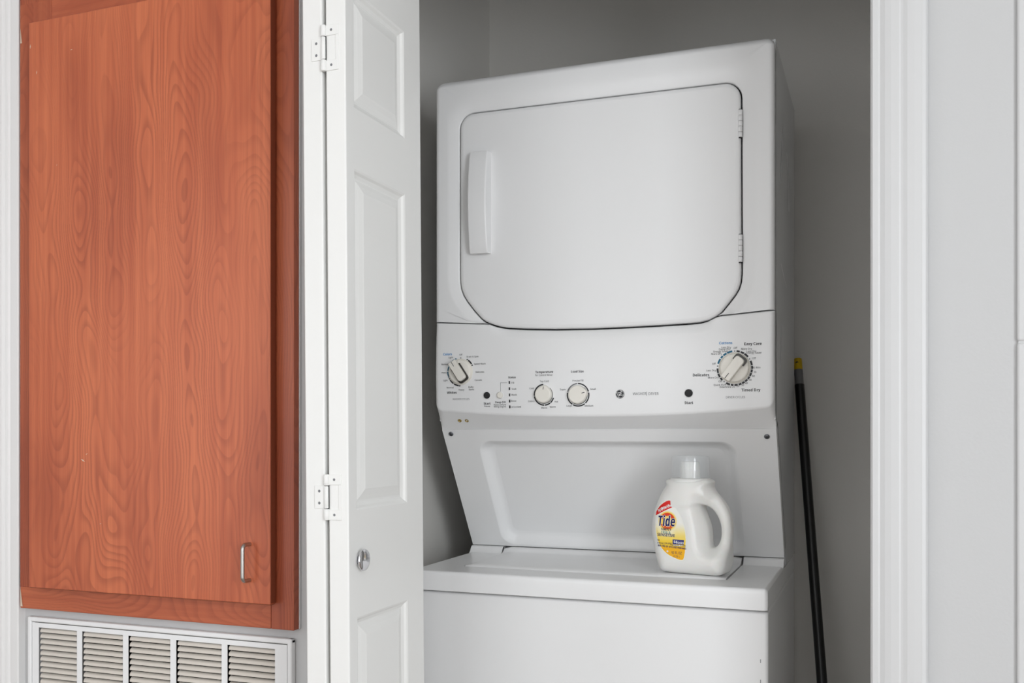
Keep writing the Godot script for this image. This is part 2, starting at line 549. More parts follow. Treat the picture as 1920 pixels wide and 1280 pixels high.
func closet_opening() -> void:
	var jl := -0.862
	var jr := -0.0106
	var top := 2.06
	var zb := ZW - 0.115
	# the wall round the opening (rough opening 2 cm wider for the jambs), and round the return-air duct and cabinet hole
	var st := mb()
	box(st, Vector3(jr + 0.02, 0, zb), Vector3(1.8, 2.44, ZW))
	box(st, Vector3(jl - 0.02, top + 0.02, zb), Vector3(jr + 0.02, 2.44, ZW))
	box(st, Vector3(-0.99, 0, zb), Vector3(jl - 0.02, 2.44, ZW))
	box(st, Vector3(-2.6, 0, zb), Vector3(-1.545, 2.44, ZW))
	box(st, Vector3(-1.545, 2.2, zb), Vector3(-0.99, 2.44, ZW))
	box(st, Vector3(-1.545, 0.815, zb), Vector3(-0.99, 0.865, ZW))
	box(st, Vector3(-1.545, 0, zb), Vector3(-0.99, 0.42, ZW))
	struct("wall_north", st, M.wall, "white painted wall round the laundry closet opening", "wall")
	# closet shell
	st = mb()
	box(st, Vector3(-1.06, 0, -2.55), Vector3(0.2, 2.44, -2.4))
	struct("wall_closet_back", st, M.closet, "dark greige back wall of the closet behind the dryer", "wall")
	st = mb()
	box(st, Vector3(-1.06, 0, -2.4), Vector3(-0.968, 2.44, zb))
	struct("wall_closet_left", st, M.closet, "greige left side wall of the closet, seen beside the dryer", "wall")
	st = mb()
	box(st, Vector3(0.06, 0, -2.4), Vector3(0.2, 2.44, zb))
	struct("wall_closet_right", st, M.closet, "greige right side wall inside the closet behind the jamb", "wall")
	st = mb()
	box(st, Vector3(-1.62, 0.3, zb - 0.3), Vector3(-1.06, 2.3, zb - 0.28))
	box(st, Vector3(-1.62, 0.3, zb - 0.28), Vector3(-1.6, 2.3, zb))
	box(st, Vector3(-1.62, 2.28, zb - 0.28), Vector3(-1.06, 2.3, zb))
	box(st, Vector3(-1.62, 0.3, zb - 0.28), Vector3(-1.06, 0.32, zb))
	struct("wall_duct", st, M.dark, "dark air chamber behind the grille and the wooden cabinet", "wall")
	# jambs and casings
	var t := thing("trim_1", Vector3(jr, 0, ZW), "white moulded casing along the right side of the closet opening", "casing", "", "structure")
	st = mb()
	box(st, Vector3(jr, 0, zb - 0.002), Vector3(jr + 0.02, top + 0.02, ZW + 0.002))
	obj("jamb", st, M.trim, t)
	st = mb()
	prism(st, shifted(casing_profile(1), Vector2(jr + 0.001, ZW)), 0, top + 0.07, xz)
	obj("casing", st, M.trim, t)
	t = thing("trim_2", Vector3(jl, 0, ZW), "white casing on the left side of the closet opening, behind the folded door", "casing", "", "structure")
	st = mb()
	box(st, Vector3(jl - 0.02, 0, zb - 0.002), Vector3(jl, top + 0.02, ZW + 0.002))
	obj("jamb", st, M.trim, t)
	t = thing("trim_3", Vector3(XC, top, ZW), "white head jamb across the top of the closet opening", "casing", "", "structure")
	st = mb()
	box(st, Vector3(jl, top, zb - 0.002), Vector3(jr, top + 0.02, ZW + 0.002))
	obj("jamb", st, M.trim, t)
	st = mb()
	prism(st, shifted(casing_profile(1), Vector2(top, ZW)), jl - 0.02, jr + 0.075, func(a: float, b: float, h: float) -> Vector3: return Vector3(h, a, b))
	obj("casing", st, M.trim, t)
	# casing at the far left, with a raised bead
	t = thing("trim_4", Vector3(-1.65, 0, ZW), "white moulded casing left of the wooden cabinet", "casing", "", "structure")
	st = mb()
	var p := PackedVector2Array()
	for q in [[-1.588, 0], [-1.588, 0.016], [-1.59, 0.018], [-1.606, 0.018], [-1.608, 0.0165], [-1.61, 0.0165], [-1.613, 0.0195], [-1.617, 0.0205], [-1.6195, 0.0185], [-1.624, 0.0195], [-1.627, 0.022], [-1.65, 0.022], [-1.665, 0.019], [-1.667, 0]]: p.append(Vector2(q[0], q[1] + ZW))
	prism(st, p, 0, 2.3, xz)
	obj("casing", st, M.trim_lit, t)
	# the next casing at the right edge, in two lengths that meet at a joint
	t = thing("trim_5", Vector3(0.178, 0, ZW), "flat white casing strip at the far right edge, jointed halfway up", "casing", "", "structure")
	for part in [[0.0, 1.3115], [1.3127, 2.2]]:
		st = mb()
		rbox(st, Vector3(0.1745, part[0], ZW - 0.001), Vector3(0.26, part[1], ZW + 0.007), 0.004)
		obj("casing", st, M.trim, t)
	st = mb()
	box(st, Vector3(0.1765, 1.309, ZW), Vector3(0.255, 1.315, ZW + 0.004))
	obj("joint", st, M.trim, t)

# ==================================================================== wooden access cabinet and return-air grille
func left_wall_things() -> void:
	var z0 := ZW + 0.0005
	var zf := -1.45
	var t := thing("wall_cabinet", Vector3(-1.266, 0.845, ZW), "cherry wood access cabinet with a slab door and small wire pull", "cabinet")
	var st := mb()
	rbox(st, Vector3(-1.5805, 0.887, z0), Vector3(-1.5, 2.23, zf), 0.0012, 1)
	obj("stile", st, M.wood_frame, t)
	st = mb()
	rbox(st, Vector3(-0.9985, 0.8455, z0), Vector3(-0.9515, 2.23, zf), 0.0015, 1)
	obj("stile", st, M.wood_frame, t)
	st = mb()
	rbox(st, Vector3(-1.5805, 0.8455, z0), Vector3(-0.9992, 0.925, zf - 0.0004), 0.0015, 1)
	obj("rail", st, M.wood_rail, t)
	st = mb()
	rbox(st, Vector3(-1.5, 1.95, z0), Vector3(-0.9992, 2.23, zf), 0.0015, 1)
	obj("rail", st, M.wood_rail, t)
	st = mb()
	rbox(st, Vector3(-1.561, 1.945, z0), Vector3(-1.5, 1.95, zf + 0.0006), 0.0002, 1)
	var door := mb()
	rbox(door, Vector3(-1.5365, 0.8915, zf + 0.004), Vector3(-0.9865, 1.9815, -1.43), 0.0018, 2)
	var d := obj("cabinet_door", door, M.wood, t)
	st = mb()
	box(st, Vector3(-0.9866, 0.8935, zf + 0.0045), Vector3(-0.9858, 1.98, -1.4315))
	box(st, Vector3(-1.535, 0.8908, zf + 0.0045), Vector3(-0.9875, 0.8916, -1.4315))
	obj("edge_band", st, M.wood_edge, d)
	# two small bumpers hold the door off the frame
	for y in [0.93, 1.94]:
		st = mb()
		lathe(st, [Vector2(0.005, 0), Vector2(0.005, 0.004), Vector2(0, 0.004)], Vector3(-1.03, y, zf), Vector3.BACK, 12)
		obj("bumper", st, M.dark, t)
	st = mb()
	rbox(st, Vector3(-0.9516, 0.846, z0), Vector3(-0.9492, 2.23, ZW + 0.0055), 0.001, 1)
	obj("caulk_bead", st, M.trim, t, "white caulk along the frame")
	# wire pull
	st = mb()
	var hx := -1.0285
	var path := [Vector3(hx, 0.9955, -1.43)]
	for a in range(0, 91, 18): path.append(Vector3(hx, 0.9875 + 0.008 * cos(deg_to_rad(a)), -1.4175 + 0.008 * sin(deg_to_rad(a))))
	for a in range(90, 181, 18): path.append(Vector3(hx, 0.9405 + 0.008 * cos(deg_to_rad(a)), -1.4175 + 0.008 * sin(deg_to_rad(a))))
	path.append(Vector3(hx, 0.9325, -1.43))
	tube(st, path, 0.0036, 12)
	obj("handle", st, M.steel, d, "brushed steel wire pull")
	# chips and scuffs in the laminate
	for c in [[-1.402, 1.138, 0.006, -0.5], [-1.393, 1.15, 0.003, 0.7], [-1.516, 1.883, 0.004, 1.4], [-1.532, 1.935, 0.005, 1.5], [-1.43, 1.915, 0.003, 0.2], [-1.36, 1.02, 0.0025, 0.4], [-1.466, 1.7, 0.002, 1.2]]:
		var v: Vector2 = Vector2(cos(c[3]), sin(c[3])) * c[2]
		var w: Vector2 = v.orthogonal() * 0.22
		var P := func(q: Vector2) -> Vector3: return Vector3(c[0] + q.x, c[1] + q.y, -1.4297)
		st = mb()
		quad(st, P.call(-v), P.call(w), P.call(v), P.call(-w), Vector3.BACK)
		obj("chip", st, M.chip, d, "pale chip in the laminate")
	for q in [[-1.579, 0.849, 0.885, 0.006], [-1.579, 1.955, 1.985, 0.004]]:
		st = mb()
		tri(st, Vector3(q[0], q[1], zf + 0.0004), Vector3(q[0] + q[3], q[1], zf + 0.0004), Vector3(q[0], q[2], zf + 0.0004), Vector3.BACK)
		obj("scuff", st, M.chip, t)

	# return-air grille
	var g := thing("air_grille", Vector3(-1.265, 0.43, ZW), "white return-air grille with five columns of louvres below the wooden cabinet", "vent grille")
	var x0 := -1.5685
	var x1 := -0.9605
	var yt := 0.8285
	var yb := 0.4
	st = mb()
	var w2 := 0.0095
	rbox(st, Vector3(x0, yb, z0), Vector3(x0 + w2, yt, ZW + 0.014), 0.003, 2)
	rbox(st, Vector3(x1 - w2, yb, z0), Vector3(x1, yt, ZW + 0.014), 0.003, 2)
	rbox(st, Vector3(x0, yt - w2, z0), Vector3(x1, yt, ZW + 0.0138), 0.003, 2)
	rbox(st, Vector3(x0, yb, z0), Vector3(x1, yb + w2, ZW + 0.0138), 0.003, 2)
	obj("frame", st, M.grille, g)
	# face plate with five slots: bars between the openings
	var cols := [[-1.5415, -1.4452], [-1.4325, -1.3338], [-1.321, -1.2236], [-1.2105, -1.1095], [-1.0972, -0.9962]]
	var ot := 0.8085
	var ob := 0.43
	var fz := ZW + 0.0115
	st = mb()
	var px0 := x0 + w2 + 0.0012
	var px1 := x1 - w2 - 0.0012
	box(st, Vector3(px0, ot, fz - 0.001), Vector3(px1, yt - w2 - 0.0015, fz))
	box(st, Vector3(px0, yb + w2 + 0.0015, fz - 0.001), Vector3(px1, ob, fz))
	var edges := [px0]
	for c in cols: edges.append_array(c)
	edges.append(px1)
	for i in range(0, edges.size(), 2): box(st, Vector3(edges[i], ob, fz - 0.001), Vector3(edges[i + 1], ot, fz))
	obj("face_plate", st, M.grille, g)
	var shape := [Vector2(-0.0085, 0.0046), Vector2(-0.0042, 0.0036), Vector2(-0.0016, 0.0014), Vector2(-0.0005, -0.0012), Vector2(-0.0004, -0.0030)]
	var pitch := 0.0111
	for c in cols:
		var sl := mb()
		var front := []
		for e in [0.0, 1.0]:
			for k in [0, 1]:
				var line := []
				var inset: float = 0.0025 if (k == 0) == (e == 0.0) else 0.0
				var x: float = lerpf(c[0] + 0.0006, c[1] - 0.0006, e)
				x += inset * (1.0 if e == 0.0 else -1.0) * 0.0 + (0.003 if k == 1 and e == 0.0 else 0.0) - (0.003 if k == 0 and e == 1.0 else 0.0)
				for p in shape:
					var back := 0.0 if (k == 1 and e == 0.0) or (k == 0 and e == 1.0) else -0.003
					line.append(Vector3(x, p.y, p.x + back))
				front.append(line)
		grid(sl, front, Vector3.BACK)
		grid(sl, front.map(func(l): return l.map(func(p): return p + Vector3(0, -0.0004, -0.0009))), Vector3.FORWARD)
		var bottom := []
		for l in front: bottom.append([l[4], l[4] + Vector3(0, -0.0004, -0.0009)])
		grid(sl, bottom, Vector3.DOWN)
		var mesh := sl.commit()
		var rows := int((ot - ob) / pitch)
		for r in rows:
			var o := MeshInstance3D.new()
			o.name = "slat"
			o.mesh = mesh
			o.material_override = M.slat
			g.add_child(o, true)
			o.position = Vector3(0, ot - 0.0058 - r * pitch, fz) - g.position
	# screws
	for s in [Vector2(-1.553, 0.62), Vector2(-0.9755, 0.62)]:
		st = mb()
		lathe(st, [Vector2(0.0028, 0), Vector2(0.0022, 0.001), Vector2(0, 0.0013)], Vector3(s.x, s.y, fz), Vector3.BACK, 12)
		obj("screw", st, M.grille, g)

# ==================================================================== bifold door, folded open
func leaf_mesh(face: float) -> Array:
	# local axes: x across the thickness (face side at x = 0, body towards -x), y up, z from the hinge edge (0) to the rear (-0.256)
	var wd := 0.256
	var th := 0.034
	var hh := 2.03
	var pans := [[1.685, 1.866], [1.072, 1.592], [0.25, 0.909]]
	var za := -0.024
	var zb := -0.194
	var st := mb()
	var P := func(x: float, y: float, z: float) -> Vector3: return Vector3(x * face, y, z)
	var out := Vector3(face, 0, 0)
	var b := 0.0025
	var by := 0.015
	# stiles and rails round the panels
	for q in [[-b, za, by, hh], [zb, -wd + b, by, hh]]: quad(st, P.call(0, q[2], q[0]), P.call(0, q[3], q[0]), P.call(0, q[3], q[1]), P.call(0, q[2], q[1]), out)
	var ys := [by]
	for i in [2, 1, 0]: ys.append_array(pans[i])
	ys.append(hh)
	for i in range(0, ys.size(), 2): quad(st, P.call(0, ys[i], za), P.call(0, ys[i + 1], za), P.call(0, ys[i + 1], zb), P.call(0, ys[i], zb), out)
	# edges, rounded, and the back
	var edge := []
	for a in range(0, 91, 30): edge.append(Vector2(-b + b * cos(deg_to_rad(90 - a)), 0)) 
	var outline := []
	for a in range(0, 91, 30): outline.append(Vector2(-b + b * cos(deg_to_rad(a)), -b + b * sin(deg_to_rad(a))))
	for a in range(90, 181, 30): outline.append(Vector2(-th + b + b * cos(deg_to_rad(a)), -b + b * sin(deg_to_rad(a))))
	for a in range(180, 271, 30): outline.append(Vector2(-th + b + b * cos(deg_to_rad(a)), -wd + b + b * sin(deg_to_rad(a))))
	for a in range(270, 361, 30): outline.append(Vector2(-b + b * cos(deg_to_rad(a)), -wd + b + b * sin(deg_to_rad(a))))
	for i in outline.size() - 1:
		var p: Vector2 = outline[i]
		var q: Vector2 = outline[i + 1]
		var o := Vector3((p.x + q.x + th) * face, 0, (p.y + q.y) / 2 + wd / 2)
		if absf(p.y - q.y) > 0.1: o = Vector3(-face, 0, 0)
		elif absf(p.x - q.x) > 0.01: o = Vector3(0, 0, 1 if p.y > -0.1 else -1)
		quad(st, P.call(p.x, by, p.y), P.call(p.x, hh, p.y), P.call(q.x, hh, q.y), P.call(q.x, by, q.y), o)
	for y in [by, hh]:
		quad(st, P.call(0, y, 0), P.call(-th, y, 0), P.call(-th, y, -wd), P.call(0, y, -wd), Vector3(0, y - 1, 0))
	# moulded panels: sticking, groove, raised field
	var panels := []
	for p in pans:
		var ps := mb()
		var loops := []
		for q in [[0.0, 0.0], [0.003, -0.0015], [0.006, -0.005], [0.011, -0.0075], [0.014, -0.0075], [0.021, -0.0045], [0.029, -0.0022], [0.031, -0.0015]]:
			var i: float = q[0]
			loops.append([P.call(q[1], p[0] + i, za - i), P.call(q[1], p[1] - i, za - i), P.call(q[1], p[1] - i, zb + i), P.call(q[1], p[0] + i, zb + i)])
		for i in loops.size() - 1:
			for k in 4:
				var l := (k + 1) % 4
				quad(ps, loops[i][k], loops[i][l], loops[i + 1][l], loops[i + 1][k], out)
		var e: Array = loops[-1]
		quad(ps, e[0], e[1], e[2], e[3], out)
		panels.append(ps.commit())
	return [st.commit(), panels]

func bifold() -> void:
	var lean := 0.0078
	var zf := -1.277
	# x of the gap between the leaves at eye level
	var t := thing("door_1", Vector3(-0.7805 + 1.33 * lean, 0, zf), "white bifold closet door folded open, its two hinged edges towards the room", "door", "", "structure")
	t.rotation.z = lean
	for side in [1, -1]:
		var made := leaf_mesh(side)
		var l := MeshInstance3D.new()
		l.name = "leaf"
		l.mesh = made[0]
		l.material_override = M.door_paint
		t.add_child(l, true)
		l.position = Vector3(0.0358 if side == 1 else -0.0388, 0, 0)
		for pm in made[1]:
			var p := MeshInstance3D.new()
			p.name = "panel"
			p.mesh = pm
			p.material_override = M.door_paint
			l.add_child(p, true)
		if side == 1:
			var st := mb()
			lathe(st, [Vector2(0.0105, 0), Vector2(0.0105, 0.002), Vector2(0.0062, 0.003), Vector2(0.0058, 0.0045), Vector2(0.010, 0.0055), Vector2(0.0160, 0.0068), Vector2(0.0168, 0.0085), Vector2(0.0160, 0.0102), Vector2(0.0115, 0.0118), Vector2(0.006, 0.0125), Vector2(0, 0.0127)], Vector3(0, 0.996, -0.031), Vector3.RIGHT, 32)
			var k := MeshInstance3D.new()
			k.name = "knob"
			k.mesh = st.commit()
			k.material_override = M.chrome
			k.set_meta("label", "round chrome knob")
			l.add_child(k)
	for y in [1.7705, 1.0928]:
		var h := Node3D.new()
		h.name = "hinge"
		t.add_child(h, true)
		h.position = Vector3(0, y, 0)
		# plates on the leaf edges and a barrel of three knuckles over the gap
		var parts := {"hinge_plate": [], "knuckle": []}
		var st := mb()
		rbox(st, Vector3(-0.022, -0.017, -0.0006), Vector3(-0.004, 0.017, 0.0016), 0.0006, 1)
		sub(h, "hinge_plate", st, M.door_paint)
		st = mb()
		rbox(st, Vector3(0.003, 0.0185, -0.0006), Vector3(0.0245, 0.0345, 0.0017), 0.0006, 1)
		rbox(st, Vector3(0.003, -0.0345, -0.0006), Vector3(0.0245, -0.0185, 0.0017), 0.0006, 1)
		rbox(st, Vector3(0.0195, -0.0187, -0.0006), Vector3(0.0245, 0.0187, 0.0012), 0.0005, 1)
		sub(h, "hinge_plate", st, M.door_paint)
		for k in [[0.0178, 0.0345, 0.0043], [-0.0168, 0.0168, 0.0036], [-0.0345, -0.0178, 0.0043]]:
			st = mb()
			lathe(st, [Vector2(0, k[0]), Vector2(k[2] - 0.0006, k[0]), Vector2(k[2], k[0] + 0.0006), Vector2(k[2], k[1] - 0.0006), Vector2(k[2] - 0.0006, k[1]), Vector2(0, k[1])], Vector3(-0.0005, 0, 0.0022), Vector3.UP, 16)
			sub(h, "knuckle", st, M.door_paint)
		st = mb()
		lathe(st, [Vector2(0.0022, -0.034), Vector2(0.0022, 0.034)], Vector3(0.0012, 0, 0.0014), Vector3.UP, 10)
		sub(h, "pin", st, M.rubber)
		for s in [[-0.0135, 0.009], [-0.0135, -0.009], [0.0125, 0.0265], [0.0125, -0.0265]]:
			st = mb()
			lathe(st, [Vector2(0.0022, 0), Vector2(0.0016, 0.0006), Vector2(0.0007, 0.0004), Vector2(0, 0.0001)], Vector3(s[0], s[1], 0.0016), Vector3.BACK, 10)
			sub(h, "screw", st, M.gray)

func sub(parent: Node3D, called: String, st: SurfaceTool, m: Material) -> MeshInstance3D:
	var o := MeshInstance3D.new()
	o.name = called
	o.mesh = st.commit()
	o.material_override = m
	parent.add_child(o, true)
	return o

# ==================================================================== stacked washer and dryer
func console_z(x: float, y: float) -> float:
	var q := (x - XC) / 0.3415
	var z := ZF + 0.003 * (1.0 - q * q) + 0.004 * sin(clampf((y - 1.22) / 0.19, 0, 1) * PI) - 0.002
	var e := 0.3415 - absf(x - XC)
	var r := 0.009
	if e < r: z -= r - sqrt(maxf(0.0, r * r - (r - e) * (r - e)))
	return z

func on_console(x: float, y: float) -> Vector3: return Vector3(x, y, console_z(x, y) + 0.0005)

func door_outline() -> Array:
	# anticlockwise seen from the front, from the left end of the console seam along the bottom
	var p := []
	for q in [[-0.737, 1.4115], [-0.722, 1.4065], [-0.705, 1.403], [-0.66, 1.3992], [-0.6, 1.3962], [-0.5215, 1.3945], [-0.45, 1.3948], [-0.39, 1.3958], [-0.335, 1.3972], [-0.314, 1.3985], [-0.298, 1.4015], [-0.2835, 1.4085]]: p.append(Vector2(q[0], q[1]))
	for q in [[-0.2745, 1.416], [-0.262, 1.431], [-0.2505, 1.4455], [-0.2435, 1.457], [-0.2397, 1.469], [-0.2383, 1.484], [-0.2382, 1.52], [-0.2385, 1.6], [-0.2388, 1.7]]: p.append(Vector2(q[0], q[1]))
	p.append_array(arc(Vector2(-0.269, 1.8105), 0.03, 0, 90, 8))
	for q in [[-0.38, 1.8412], [-0.52, 1.8422], [-0.66, 1.843]]: p.append(Vector2(q[0], q[1]))
	p.append_array(arc(Vector2(-0.775, 1.8135), 0.03, 90, 180, 8))
	for q in [[-0.805, 1.7], [-0.805, 1.6], [-0.805, 1.52], [-0.8045, 1.5], [-0.802, 1.485], [-0.797, 1.472], [-0.789, 1.4595], [-0.773, 1.4395], [-0.758, 1.4235], [-0.749, 1.4165]]: p.append(Vector2(q[0], q[1]))
	return p

func hole_bottom(x: float, line: Array) -> float:
	for i in line.size() - 1:
		if x >= line[i].x and x <= line[i + 1].x: return lerpf(line[i].y, line[i + 1].y, (x - line[i].x) / maxf(1e-6, line[i + 1].x - line[i].x))
	return 1.41

func laundry_center() -> void:
	var t := thing("washer_dryer", Vector3(XC, 0, -2.0), "tall white stacked washer and dryer standing in the closet", "washer dryer")
	var st := mb()
	# dryer cabinet: side profile from the top down the sloping back panel to the washer
	var prof := PackedVector2Array()
	for q in [[-1.8567, TOP - 0.001], [-2.283, TOP - 0.001], [-2.283, 0.9175], [-2.066, 0.9175], [-2.066, 0.9365], [-1.897, 1.1995], [-1.8567, 1.215]]: prof.append(Vector2(q[0], q[1]))
	prism(st, prof, XL, XR, zy)
	obj("dryer_cabinet", st, M.side, t)
	# dryer front frame round the door
	var o := door_outline()
	var jr := 11
	var upper := o.slice(jr)        # right seam end, up, over the top, down to the left
	upper.append(o[0])
	var hole := offset_line(upper, -0.0026, false)
	var ring1 := offset_line(upper, -0.006, false)
	var ring2 := offset_line(upper, -0.022, false)
	var n := upper.size()
	var cum := [0.0]
	for i in n - 1: cum.append(cum[i] + upper[i].distance_to(upper[i + 1]))
	# the outer edge that belongs to each point
	var ia := 8 + 2             # first point of the right top arc in "upper"
	for i in n:
		if upper[i].distance_to(Vector2(-0.239, 1.8105)) < 1e-4: ia = i
	var ib := ia + 8
	var ic := ib + 4
	var id := ic + 8
	var R := 0.018
	var outer := []
	var norm := []
	for i in n:
		if i <= ia:
			outer.append(Vector2(XR, lerpf(1.4152, TOP - R, cum[i] / cum[ia])))
			norm.append(Vector2.LEFT)
		elif i <= ib:
			var a: float = (cum[i] - cum[ia]) / (cum[ib] - cum[ia]) * PI / 2
			outer.append(Vector2(XR - R + R * cos(a), TOP - R + R * sin(a)))
			norm.append(-Vector2(cos(a), sin(a)))
		elif i <= ic:
			outer.append(Vector2(lerpf(XR - R, XL + R, (cum[i] - cum[ib]) / (cum[ic] - cum[ib])), TOP))
			norm.append(Vector2.DOWN)
		elif i <= id:
			var a: float = (cum[i] - cum[ic]) / (cum[id] - cum[ic]) * PI / 2
			outer.append(Vector2(XL + R - R * sin(a), TOP - R + R * cos(a)))
			norm.append(-Vector2(-sin(a), cos(a)))
		else:
			outer.append(Vector2(XL, lerpf(TOP - R, 1.4191, (cum[i] - cum[id]) / (cum[n - 1] - cum[id]))))
			norm.append(Vector2.RIGHT)
	for i in n:
		if i > ib and i <= ic: norm[i] = Vector2(0, -1)
	# nothing of the frame hangs below the seam to the control panel
	var above_seam := func(pts: Array) -> void:
		for i in n:
			if pts[i].x > upper[0].x: pts[i].y = maxf(pts[i].y, lerpf(upper[0].y, 1.4152, (pts[i].x - upper[0].x) / (XR - upper[0].x)))
			elif pts[i].x < upper[n - 1].x: pts[i].y = maxf(pts[i].y, lerpf(upper[n - 1].y, 1.4191, (upper[n - 1].x - pts[i].x) / (upper[n - 1].x - XL)))
	for pts in [hole, ring1, ring2]: above_seam.call(pts)
	var rows := []
	var L := func(pts: Array, z: float, inset := 0.0, topz := 0.0, topin := 0.0) -> Array:
		var r := []
		for i in n:
			var w: float = absf(norm[i].y)
			var v: Vector2 = pts[i] + norm[i] * lerpf(inset, topin, w)
			r.append(Vector3(v.x, v.y, lerpf(z, topz if topz != 0.0 else z, w)))
		return r
	rows.append(L.call(outer, ZF - 0.03))
	rows.append(L.call(outer, ZF - 0.010, 0.0, ZF - 0.019, 0.0))
	rows.append(L.call(outer, ZF - 0.0055, 0.0012, ZF - 0.0125, 0.0022))
	rows.append(L.call(outer, ZF - 0.0022, 0.0035, ZF - 0.007, 0.006))
	rows.append(L.call(outer, ZF - 0.0004, 0.007, ZF - 0.0025, 0.0112))
	rows.append(L.call(outer, ZF, 0.011, ZF - 0.0002, 0.0165))
	var mid := []
	for i in n: mid.append(ring2[i].lerp(outer[i], 0.25))
	rows.append(L.call(mid, ZF))
	rows.append(L.call(ring2, ZF - 0.0006))
	rows.append(L.call(ring1, ZF - 0.0058))
	var ring0 := offset_line(upper, -0.0036, false)
	above_seam.call(ring0)
	rows.append(L.call(ring0, ZF - 0.0066))
	rows.append(L.call(hole, ZF - 0.0085))
	rows.append(L.call(hole, ZF - 0.016))
	st = mb()
	grid(st, rows, Vector3.BACK)
	obj("dryer_front", st, M.plastic, t)
	# dark gasket behind the door, also standing in for shade in the gap
	st = mb()
	var gp := []
	for p in offset_line(o, -0.004, true): gp.append(Vector3(p.x, p.y, ZF - 0.0155))
	fan_fill(st, gp, Vector3.BACK)
	var gp2 := gp.map(func(p): return p + Vector3(0, 0, -0.006))
	grid(st, [gp, gp2], Vector3.ZERO, true)
	obj("gasket", st, M.rubber, t, "dark door gasket, also standing in for shade in the gap")
	# the dryer door
	st = mb()
	rows = []
	for q in [[0.0, -0.0145], [0.0, -0.0065], [0.0006, -0.0042], [0.002, -0.0024], [0.0042, -0.0014], [0.008, -0.0008]]:
		var r := []
		for p in offset_line(o, q[0], true): r.append(Vector3(p.x, p.y, ZF + q[1]))
		rows.append(r)
	grid(st, rows, Vector3.ZERO, true)
	fan_fill(st, rows[-1], Vector3.BACK)
	var door := obj("dryer_door", st, M.enamel, t)
	# its bowed handle
	st = mb()
	var hrows := []
	for k in 25:
		var s := k / 24.0
		var y := lerpf(1.5535, 1.7595, s)
		var bow := 0.015 + 0.011 * sin(s * PI)
		var e := minf(s, 1 - s) * 24.0
		if e < 1.0: bow *= lerpf(0.86, 1.0, e)
		var sec := []
		for q in [[-0.766, 0.0], [-0.770, 0.45], [-0.7775, 0.9], [-0.7775, 0.95], [-0.7745, 1.0], [-0.7415, 1.0], [-0.7387, 0.97], [-0.7377, 0.9], [-0.7365, 0.1], [-0.7355, 0.0]]:
			sec.append(Vector3(q[0], y, ZF - 0.001 + bow * q[1]))
		hrows.append(sec)
	grid(st, hrows, Vector3.BACK)
	for e in [0, 24]:
		var sec: Array = hrows[e]
		var c := Vector3(-0.763, sec[0].y, ZF + 0.004)
		for i in sec.size() - 1: tri(st, c, sec[i], sec[i + 1], Vector3(0, -1 if e == 0 else 1, 0))
	obj("handle", st, M.plastic, door, "white bowed door handle")
	# two barrel hinges in the right gap
	for y in [1.7625, 1.5315]:
		var h := Node3D.new()
		h.name = "hinge"
		door.add_child(h, true)
		h.position = Vector3(-0.2395, y, ZF - 0.0025)
		for k in 5:
			st = mb()
			var a := -0.0255 + k * 0.0102
			lathe(st, [Vector2(0, a), Vector2(0.0036, a), Vector2(0.0042, a + 0.0008), Vector2(0.0042, a + 0.0089), Vector2(0.0036, a + 0.0097), Vector2(0, a + 0.0097)], Vector3.ZERO, Vector3.UP, 14)
			sub(h, "knuckle", st, M.plastic)
		st = mb()
		lathe(st, [Vector2(0.0032, -0.0275), Vector2(0.0032, 0.0262)], Vector3(0, 0, -0.0006), Vector3.UP, 10)
		sub(h, "pin", st, M.rubber)

	# control console below the seam
	var lower := o.slice(0, jr + 1)
	var low_hole := offset_line(lower, -0.0026, false)
	var xs := [XL, XL + 0.0008, XL + 0.0025, XL + 0.005, XL + 0.009, XL + 0.016, XL + 0.024]
	for k in 49: xs.append(lerpf(XL + 0.032, XR - 0.032, k / 48.0))
	for k in [0.024, 0.016, 0.009, 0.005, 0.0025, 0.0008, 0.0]: xs.append(XR - k)
	xs.append_array([lower[0].x, lower[jr].x])
	xs.sort()
	var crows := []
	for k in 22: crows.append([])
	for x in xs:
		var q: float = absf((x - XC) / 0.3415)
		var top_y: float
		var dip := 0.0
		if x < lower[0].x: top_y = lerpf(1.4186, 1.4103, (x - XL) / (lower[0].x - XL))
		elif x > lower[jr].x: top_y = lerpf(1.4072, 1.4147, (x - lower[jr].x) / (XR - lower[jr].x))
		else:
			top_y = hole_bottom(clampf(x, low_hole[0].x, low_hole[-1].x), low_hole)
			dip = 1.0
		# fade the dish in near its ends
		dip *= smoothstep(lower[0].x, lower[0].x + 0.03, x) * (1.0 - smoothstep(lower[jr].x - 0.03, lower[jr].x, x))
		var yb := 1.2205 + 0.0135 * pow(q, 2.2)
		var e: float = 0.3415 - absf(x - XC)
		var cr := 0.016
		if e < cr: yb += cr - sqrt(maxf(0.0, cr * cr - (cr - e) * (cr - e)))
		for k in 22:
			var y: float
			var z: float
			if k == 0:
				y = top_y; z = console_z(x, y) - 0.016
			elif k <= 5:
				var d: float = [0.0, 0.0006, 0.0026, 0.006, 0.0125, 0.02][k]
				y = top_y - d
				z = console_z(x, y) - dip * [0.0, 0.0085, 0.0068, 0.0048, 0.0018, 0.0003][k] - (0.0008 if k == 1 else 0.0)
			elif k <= 14:
				y = lerpf(top_y - 0.02, yb + 0.007, (k - 5) / 9.0)
				z = console_z(x, y)
			elif k <= 18:
				var a: float = (k - 14) / 4.0
				y = yb + 0.007 - 0.007 * sin(a * PI / 2 * 0.72) / sin(PI / 2 * 0.72)
				z = console_z(x, y) - 0.006 * (1 - cos(a * PI / 2 * 0.72))
			else:
				var a: float = (k - 18) / 3.0
				y = lerpf(yb, 1.1975, a)
				z = lerpf(console_z(x, yb) - 0.006 * (1 - cos(PI / 2 * 0.72)), -1.8685, a)
			crows[k].append(Vector3(x, y, z))
	st = mb()
